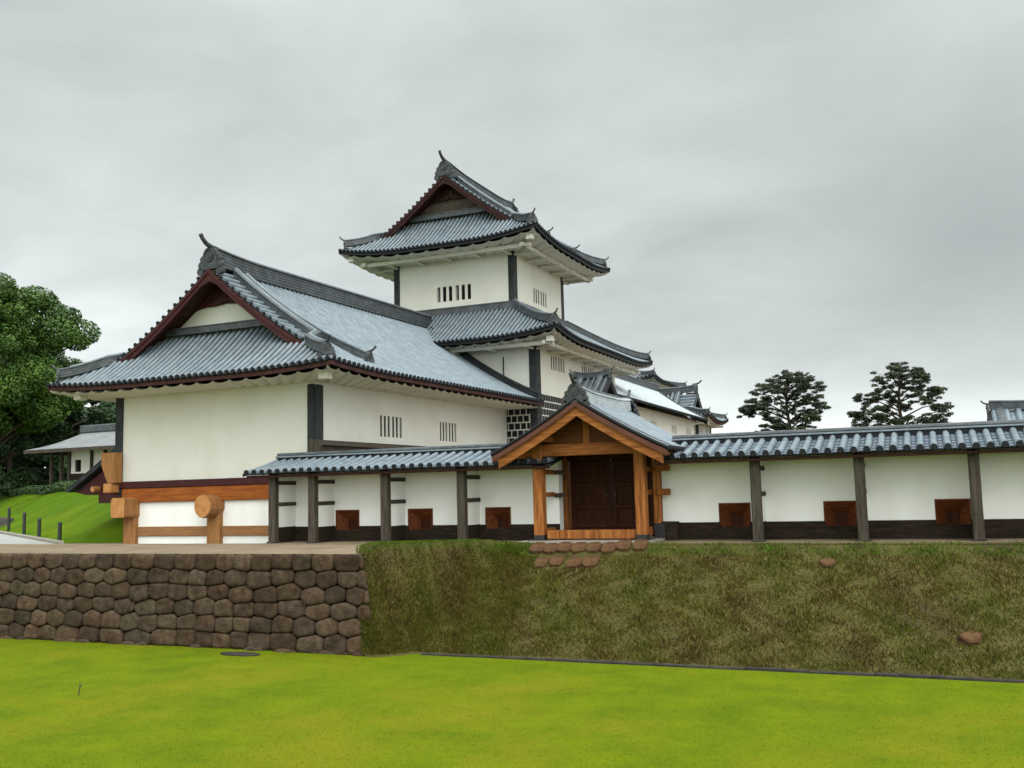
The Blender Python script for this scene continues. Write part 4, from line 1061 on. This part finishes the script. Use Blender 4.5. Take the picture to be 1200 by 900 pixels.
# ================================================================== LEFT BACKGROUND
RH = thing('rest_house', 'white-walled rest house with broad pale hipped roof on the grassy rise', 'house', (-49.9, 27, 2.3), -.05, 1.12)
b = MB(); x0_, x1_, y0_, y1_ = -3.95, 9, -.6, 5.4; ze_, zr_ = 2.42, 3.62
ridge = [(-2.1, 2.4, zr_), (6, 2.4, zr_)]
c4 = [(x0_, y0_, ze_), (x1_, y0_, ze_), (x1_, y1_, ze_), (x0_, y1_, ze_)]
mid = lambda p, q, s_: tuple(p[i] + (q[i] - p[i]) * .5 - (s_ if i == 2 else 0) for i in range(3))
def hipface(pa, pb, qa, qb, mb):
    K = 8; rows = []
    for k in range(K + 1):
        t = k / K; sag = -.16 * math.sin(math.pi * t)
        rows.append([tuple(a + (b2 - a) * t + (sag if i == 2 else 0) for i, (a, b2) in enumerate(zip(pa, qa))), tuple(a + (b2 - a) * t + (sag if i == 2 else 0) for i, (a, b2) in enumerate(zip(pb, qb)))])
    for k in range(K): mb.quad(rows[k][0], rows[k][1], rows[k + 1][1], rows[k + 1][0])
hipface(c4[0], c4[1], ridge[0], ridge[1], b); hipface(c4[1], c4[2], ridge[1], ridge[1], b); hipface(c4[2], c4[3], ridge[1], ridge[0], b); hipface(c4[3], c4[0], ridge[0], ridge[0], b)
rro = b.build('roof', THATCH, RH)
b = MB(); b.bbox(-2.4, 6.3, 2.15, 2.65, zr_ - .1, zr_ + .42, .08); b.build('ridge_cap', TILE_D, rro)
b = MB()
for (p, q) in ((c4[0], c4[1]), (c4[1], c4[2]), (c4[3], c4[0])):
    d = Vector(q) - Vector(p); b.sweep([(-.02, -.22), (.06, -.22), (.06, -.02), (-.02, -.02)], [p, tuple((Vector(p) + Vector(q)) / 2), q])
b.build('eave_board', TIMBER, rro)
b = MB(); hl = [(-1.1, -.55, 1.0, 1.75), (1.6, 2.7, .15, 2.1)]
wall_plane(b, 'f', .8, -1.55, 8, .9, 2.5, [hl[0]]); b.quad((-1.55, 4, 0), (-1.55, .8, 0), (-1.55, .8, 2.5), (-1.55, 4, 2.5)); b.box(-1.54, 8, 1.1, 1.2, 0, 2.5); b.build('wall', PLASTER, RH)
b = MB(); b.box(-1.58, 8, .74, .9, 0, .9); b.build('base_board', DARKW, RH)
for x in (-3.2, -2.3, -1.6, .35, 1.5, 2.75):
    b = MB(); b.bbox(x, x + .17, .66, .84, 0, 2.5); b.build('post', TIMBER, RH)
b = MB(); b.box(1.66, 2.75, .77, .83, .05, 2.15); b.build('door', SHADOW, RH)
b = MB(); b.box(-1.1, -.55, .9, .95, 1.0, 1.75); b.box(-.86, -.80, .80, .9, 1.0, 1.75); b.build('window', SHADOW, RH)
# dark low stone block on the hill
BL = MB()
for k in range(6): BL.bbox(-1.2 + k * .4 + .01, -1.2 + k * .4 + .385, -.25, .25, -.4, .42 - .035 * k + random.uniform(-.03, .03), .03)
bo = BL.build('stone_trough', mat('dark_stone', (.05, .046, .042), .85, .3, col2=(.09, .08, .07), scale=5, bump=.5)); bo.location = (-45.8, 17.6, hill_z(-45.8, 17.6) + .15); bo.rotation_euler = (0, 0, -.15)
tag(bo, 'low dark stone block set into the grassy slope on the left', 'stone block')
names4 = ['thin black bollard farthest left along the pale path, the tallest looking', 'thin black bollard second from the left along the foot of the grassy slope',
          'thin black bollard third from the left along the foot of the grassy slope', 'thin black bollard nearest the gatehouse at the foot of the grassy slope']
for (x, y, h), nm in zip(((-39.0, 12.6, 1.15), (-33.4, 8.7, .98), (-29.2, 5.8, .84), (-26.0, 3.9, .62)), names4):
    mb = MB(); mb.tube([(0, 0, -.2), (0, 0, h * .92), (0, 0, h * .925), (0, 0, h)], [.075, .07, .085, .06], 10); o = mb.build('bollard', BLACK); o.location = (x, y, max(terr_z(x, y), hill_z(x, y)))
    tag(o, nm, 'bollard', 'black bollards along the path')

bs = MB()
for nm, lb, x, y, sz_ in (('flat_stone', 'flat reddish stone lying near the top of the bank below the right wall', 1.75, -1.55, .17), ('flat_stone', 'reddish stone showing low on the bank near the right edge', 4.35, -3.3, .2)):
    mb = MB(); ring = [(sz_ * math.cos(a) * (1 + .2 * math.sin(3 * a)), sz_ * .8 * math.sin(a)) for a in [2 * math.pi * i / 9 for i in range(9)]]
    mb.loft([[(a, b, -.08) for a, b in ring], [(a, b, .03) for a, b in ring], [(a * .8, b * .8, .06) for a, b in ring]])
    o = mb.build(nm, BRICKST); o.location = (x, y, bank_z(x, y) + .05); o.rotation_euler = (R(33), 0, .2); tag(o, lb, 'stone')
tw = MB(); tw.tube([(0, 0, 0), (.02, .01, .13), (.0, .03, .24)], [.012, .010, .006], 6); tw.tube([(.02, .01, .13), (.09, .0, .2)], [.008, .004], 5)
o = tw.build('twig', BARK); o.location = (-10.5, -9.75, LZ); tag(o, 'small bare twig sticking out of the lawn at the left', 'twig')
dc = MB(); dc.loft([[(.52 * f * math.cos(a), .2 * f * math.sin(a), z) for a in [2 * math.pi * i / 20 for i in range(20)]] for f, z in ((1, -.03), (1, .028), (.9, .034), (.86, .028))])
o = dc.build('drain_cover', KERBM); o.location = (-10.5, -5.25, LZ); tag(o, 'flat dark oval drain cover in the lawn before the stone wall', 'drain cover')
# ------------------------------------------------------------------ foliage
def leaf_mesh(name, centers, sizes, count, leaf, M, parent, flat=.6, seed=0, elong=1.6, shell=True):
    g = np.random.default_rng(seed); C_ = np.array(centers); Sz = np.array(sizes)
    w = np.prod(Sz, axis=1) ** .67; w /= w.sum()
    idx = g.choice(len(C_), count, p=w)
    d = g.normal(size=(count, 3)); d /= np.linalg.norm(d, axis=1)[:, None]
    r = g.random(count) ** (1 / 3.0 if not shell else 1 / 5.0)
    pos = C_[idx] + d * r[:, None] * Sz[idx]
    nrm = d * .6 + g.normal(size=(count, 3)) * .6 + np.array([0, 0, flat]); nrm /= np.linalg.norm(nrm, axis=1)[:, None]
    t1 = np.cross(nrm, g.normal(size=(count, 3))); t1 /= np.linalg.norm(t1, axis=1)[:, None]; t2 = np.cross(nrm, t1)
    s = leaf * g.uniform(.6, 1.35, count)[:, None]
    v = np.stack([pos - t1 * s * elong * .5, pos + t2 * s * .5, pos + t1 * s * elong * .5, pos - t2 * s * .5], 1).reshape(-1, 3)
    return raw_mesh(name, v, count, 4, M, parent)
def raw_mesh(name, v, count, k, M, parent=None, tint=None):
    me = bpy.data.meshes.new(name); me.vertices.add(len(v)); me.vertices.foreach_set('co', v.astype(np.float32).ravel())
    me.loops.add(count * k); me.loops.foreach_set('vertex_index', np.arange(count * k, dtype=np.int32))
    me.polygons.add(count); me.polygons.foreach_set('loop_start', np.arange(0, count * k, k, dtype=np.int32))
    if tint is not None:
        ca = me.color_attributes.new('tint', 'FLOAT_COLOR', 'POINT'); ca.data.foreach_set('color', np.repeat(tint, k, 0).astype(np.float32).ravel())
    me.materials.append(M); me.update(calc_edges=True)
    o = bpy.data.objects.new(name, me); COL.objects.link(o); o.parent = parent
    return o
def broad_tree(label, loc, h, rad, count, leaf, M, seed, low=.25, nclump=60, squash=1.0, mid_=.38):
    g = random.Random(seed); t = thing('broadleaf_tree', label, 'tree', loc)
    tr = MB(); tr.tube([(0, 0, -.3), (.1, 0, h * .2), (-.1, .1, h * .45), (.1, 0, h * .75)], [h * .035, h * .027, h * .02, h * .008], 10)
    cl, sz = [], []
    for i in range(nclump):
        u = g.random(); z = h * (low + (1 - low) * u); rr = rad * math.sqrt(max(.05, 1 - ((u - mid_) / .64) ** 2)) * (.35 + .65 * math.sqrt(g.random()))
        a = g.random() * 2 * math.pi; c_ = (rr * math.cos(a), rr * math.sin(a), z)
        cl.append(c_); q = g.uniform(.08, .21) * rad; sz.append((q * 1.25, q * 1.25, q * .8 * squash))
        if i % 3 == 0:
            z0 = h * (.15 + .5 * u); tr.tube([(0, 0, z0), (c_[0] * .5, c_[1] * .5, (z0 + z) / 2 + .2), c_], [h * .011, h * .007, h * .003], 6)
    tr.build('trunk', BARK, t, smooth=True)
    leaf_mesh('crown', cl, sz, count, leaf, M, t, seed=seed)
    return t
gz = lambda x, y: max(hill_z(x, y), -.2)
broad_tree('big bright green broadleaf tree towering at the left edge behind the gatehouse eave', (-70.8, 35, gz(-70, 35)), 18.4, 8.9, 230000, .155, LEAF, 4, low=.40, nclump=170, mid_=.58)
broad_tree('dark green rounded tree behind the rest house at the left edge', (-74, 47, gz(-74, 47)), 11.5, 8, 40000, .28, LEAF2, 9, low=.1, nclump=60)
broad_tree('dark green bushy tree behind the pale roof of the rest house', (-80, 54, gz(-80, 54)), 8.6, 5.5, 22000, .34, LEAF2, 12, low=.12, nclump=50)
broad_tree('dense dark tree low under the big broadleaf crown, beside the rest house', (-73, 41, gz(-73, 41)), 8.5, 5.2, 40000, .22, LEAF2, 15, low=.05, nclump=46)
hp0 = Vector((-25.7 + .555 * 5.0 - .832 * 20, 3.5 + .832 * 5.0 + .555 * 20, 0))
hd = thing('hedge', 'clipped dark hedge along the top of the grassy rise', 'hedge', (hp0.x, hp0.y, hill_z(hp0.x, hp0.y) - .1))
cl = []
for i in range(90):
    t_ = i * .5; q = (-.832 * t_, .555 * t_); cl.append((q[0], q[1], .30 + hill_z(hp0.x + q[0], hp0.y + q[1]) - hill_z(hp0.x, hp0.y)))
leaf_mesh('foliage', cl, [(.45, .42, .36)] * 90, 24000, .12, HEDGE, hd, seed=3, shell=False)

def pine(label, loc, h, seed, pads, lean=.0):
    g = random.Random(seed); t = thing('pine_tree', label, 'pine', loc, group='pines beyond the wall')
    tk = lambda z: Vector((lean * math.sin(z * .5) + .12 * math.sin(z * 1.1 + seed), .1 * math.sin(z * .8), z))
    tr = MB(); tr.tube([tk(h * k / 14) for k in range(15)], [max(.03, .24 * (1 - k / 15) + .03) for k in range(15)], 8)
    cl, sz = [], []
    for (x, z, w) in pads:
        y = g.uniform(-1.6, 1.6); z0 = max(1.0, z - abs(x) * .25 - .5); b0 = tk(z0); e = Vector((x, y, z - .1))
        midp = b0.lerp(e, .55) + Vector((0, 0, .22)); tr.tube([b0, midp, e], [.075, .05, .02], 6)
        for q in range(13):
            a = g.random() * 6.28; dd = w * 1.6 * math.sqrt(g.random())
            c_ = e + Vector((dd * math.cos(a), dd * math.sin(a) * .9, g.uniform(-.42, .40))); cl.append(tuple(c_)); r = g.uniform(.12, .30); sz.append((r * 1.35, r * 1.35, r * .55))
            tr.tube([e.lerp(midp, .3), c_], [.022, .012], 5)
    tr.build('trunk', PBARK, t, smooth=True)
    leaf_mesh('crown', cl, sz, 34000, .062, NEEDLE, t, flat=.9, seed=seed, elong=4.0, shell=False)
    return t
# pad layout follows each pine's own silhouette: (sideways, height, spread)
P1 = [(-.1, 10.3, .8), (-.9, 10.05, .7), (.8, 10.15, .7), (-1.6, 9.6, .7), (1.5, 9.7, .7), (.1, 9.7, .9), (2.1, 9.2, .6), (-2.1, 9.0, .6), (-.8, 9.2, .7), (1.0, 9.1, .7),
      (2.3, 8.4, .6), (-2.3, 8.2, .7), (-3.1, 7.9, .5), (-3.6, 7.6, .4), (1.6, 8.2, .6), (-1.2, 8.3, .6), (.6, 8.3, .6), (2.5, 7.6, .45), (-1.6, 7.5, .55), (1.6, 7.4, .5), (-.5, 7.4, .6), (.8, 7.0, .6), (-.2, 6.4, .7), (-1.2, 6.5, .5), (-2.2, 6.1, .6), (1.1, 6.2, .5), (.1, 5.6, .8), (-.6, 5.9, .6), (2.0, 6.9, .3)]
P2 = [(-.2, 10.6, .5), (.2, 10.2, .6), (1.2, 10.0, .55), (-.9, 9.7, .6), (.5, 9.6, .7), (1.8, 9.6, .45), (-1.3, 9.0, .6), (.2, 9.0, .8), (1.6, 9.0, .6), (2.6, 8.7, .4), (-2.8, 8.1, .5), (-2.0, 8.2, .5), (-1.0, 8.3, .7), (.8, 8.2, .7), (2.0, 7.9, .6), (2.8, 7.5, .6), (-3.3, 6.9, .45), (-2.2, 7.2, .6), (-1.3, 7.2, .6), (.4, 7.4, .5), (3.0, 6.9, .5), (-3.2, 6.2, .4), (-2.2, 6.3, .7), (-1.2, 6.4, .6), (.9, 6.3, .8), (2.0, 6.2, .7), (2.7, 6.3, .5), (-2.6, 5.6, .6), (-1.4, 5.6, .5), (1.4, 5.8, .8)]
pine('dome-topped dark pine above the wall, the one nearer the keep', (-6.5, 60, 0), 10.4, 21, P1)
pine('pointed dark pine above the wall, nearer the right edge, with open gaps', (2.2, 60, 0), 10.6, 22, P2, .1)

# ------------------------------------------------------------------ grass blades
def blades(name, X, Y, Z, h, w, lean, M, tint=None, seed=1):
    g = np.random.default_rng(seed); n = len(X); a = g.random(n) * 2 * np.pi; b = g.random(n) * 2 * np.pi
    hh = h * g.uniform(.5, 1.3, n); le = lean * g.uniform(.2, 1, n) * hh
    base = np.stack([X, Y, Z - .004], 1); dx = np.stack([np.cos(a), np.sin(a), np.zeros(n)], 1) * (w * .5 * g.uniform(.6, 1.4, n))[:, None]
    tip = base + np.stack([np.cos(b) * le, np.sin(b) * le, hh], 1)
    v = np.stack([base - dx, base + dx, tip], 1).reshape(-1, 3)
    o = raw_mesh(name, v, n, 3, M, tint=tint); return o
g = np.random.default_rng(5)
n = 260000; U_, V_ = g.random(n), g.random(n)
D_ = 9.5 + 22 * U_ ** 1.3; Aq = YAW + (V_ - .5) * 1.15
X_ = CAM.x + D_ * np.sin(Aq); Y_ = CAM.y + D_ * np.cos(Aq); k_ = (Y_ < -4.35) & (X_ > -34); X_, Y_ = X_[k_], Y_[k_]
gl = blades('lawn_grass', X_, Y_, np.full(len(X_), LZ), .017, .012, 2.6, BLADE, seed=2); tag(gl, 'short bright green mown grass covering the lawn', 'grass', kind='stuff')
n = 230000; X_ = WALL_X - .1 + (g.random(n) ** 1.2) * 21; X_[:42000] = WALL_X - .22 + g.random(42000) * 3.4
Y_ = -.98 - g.random(n) ** .93 * 3.75
q_ = np.arange(42000); yq = np.array([crest_y(float(a)) for a in X_[q_]]); fq = np.array([foot_y(float(a)) for a in X_[q_]])
Y_[q_] = yq + (fq - yq) * g.random(42000)
Z_ = np.array([bank_z(float(a), float(b)) for a, b in zip(X_, Y_)])
Xo = X_.copy(); X_ = X_ + np.array([slant(float(a), float(b)) for a, b in zip(X_, Z_)])
cn = np.sin(X_ * 1.3 + 1.2 * np.sin(Y_ * 1.9)) * np.cos(Y_ * 2.3 + X_ * .6) + .6 * np.sin(X_ * 3.7 + Y_ * 2.1) + g.normal(size=n) * .75
green = np.array([.066, .078, .008]); olive = np.array([.098, .082, .014]); straw = np.array([.21, .16, .055]); brown = np.array([.068, .043, .012])
ti = np.where((cn < -.35)[:, None], green, np.where((cn < .75)[:, None], olive, brown)); ti = np.where((g.random(n) < .07)[:, None], straw, ti)
yc_ = np.array([crest_y(float(a)) for a in Xo]); fy_ = np.array([foot_y(float(a)) for a in Xo]); tt = (yc_ - Y_) / (yc_ - fy_); inb = tt < 1.0; tt = np.clip(tt, 0, 1); ti = np.where(((tt < np.where(Xo < -6.3, .05, .10)) & (g.random(n) < .8))[:, None], np.array([.07, .125, .009]), ti)
ti = ti * g.uniform(.65, 1.35, n)[:, None]
keep = inb.copy()
keep &= ~((X_ > -5.1) & (X_ < -2.25) & (Y_ > -1.3) & (g.random(n) < .85))
keep &= ~((X_ > -4.85) & (X_ < -3.35) & (Y_ > -1.68) & (g.random(n) < .8))
tint4 = np.concatenate([ti, np.ones((n, 1))], 1)[keep]
gk = blades('bank_grass', X_[keep], Y_[keep], Z_[keep], np.where(tt[keep] < .04, .04, .065) * (1 + .5 * np.sin(X_[keep] * 5.1 + 2 * np.sin(Y_[keep] * 4.3)) * np.sin(Y_[keep] * 6.7 + X_[keep])), .02, 1.0, WILD, tint=tint4, seed=4); tag(gk, 'rough mixed green and straw-coloured grass on the bank', 'grass', kind='stuff')
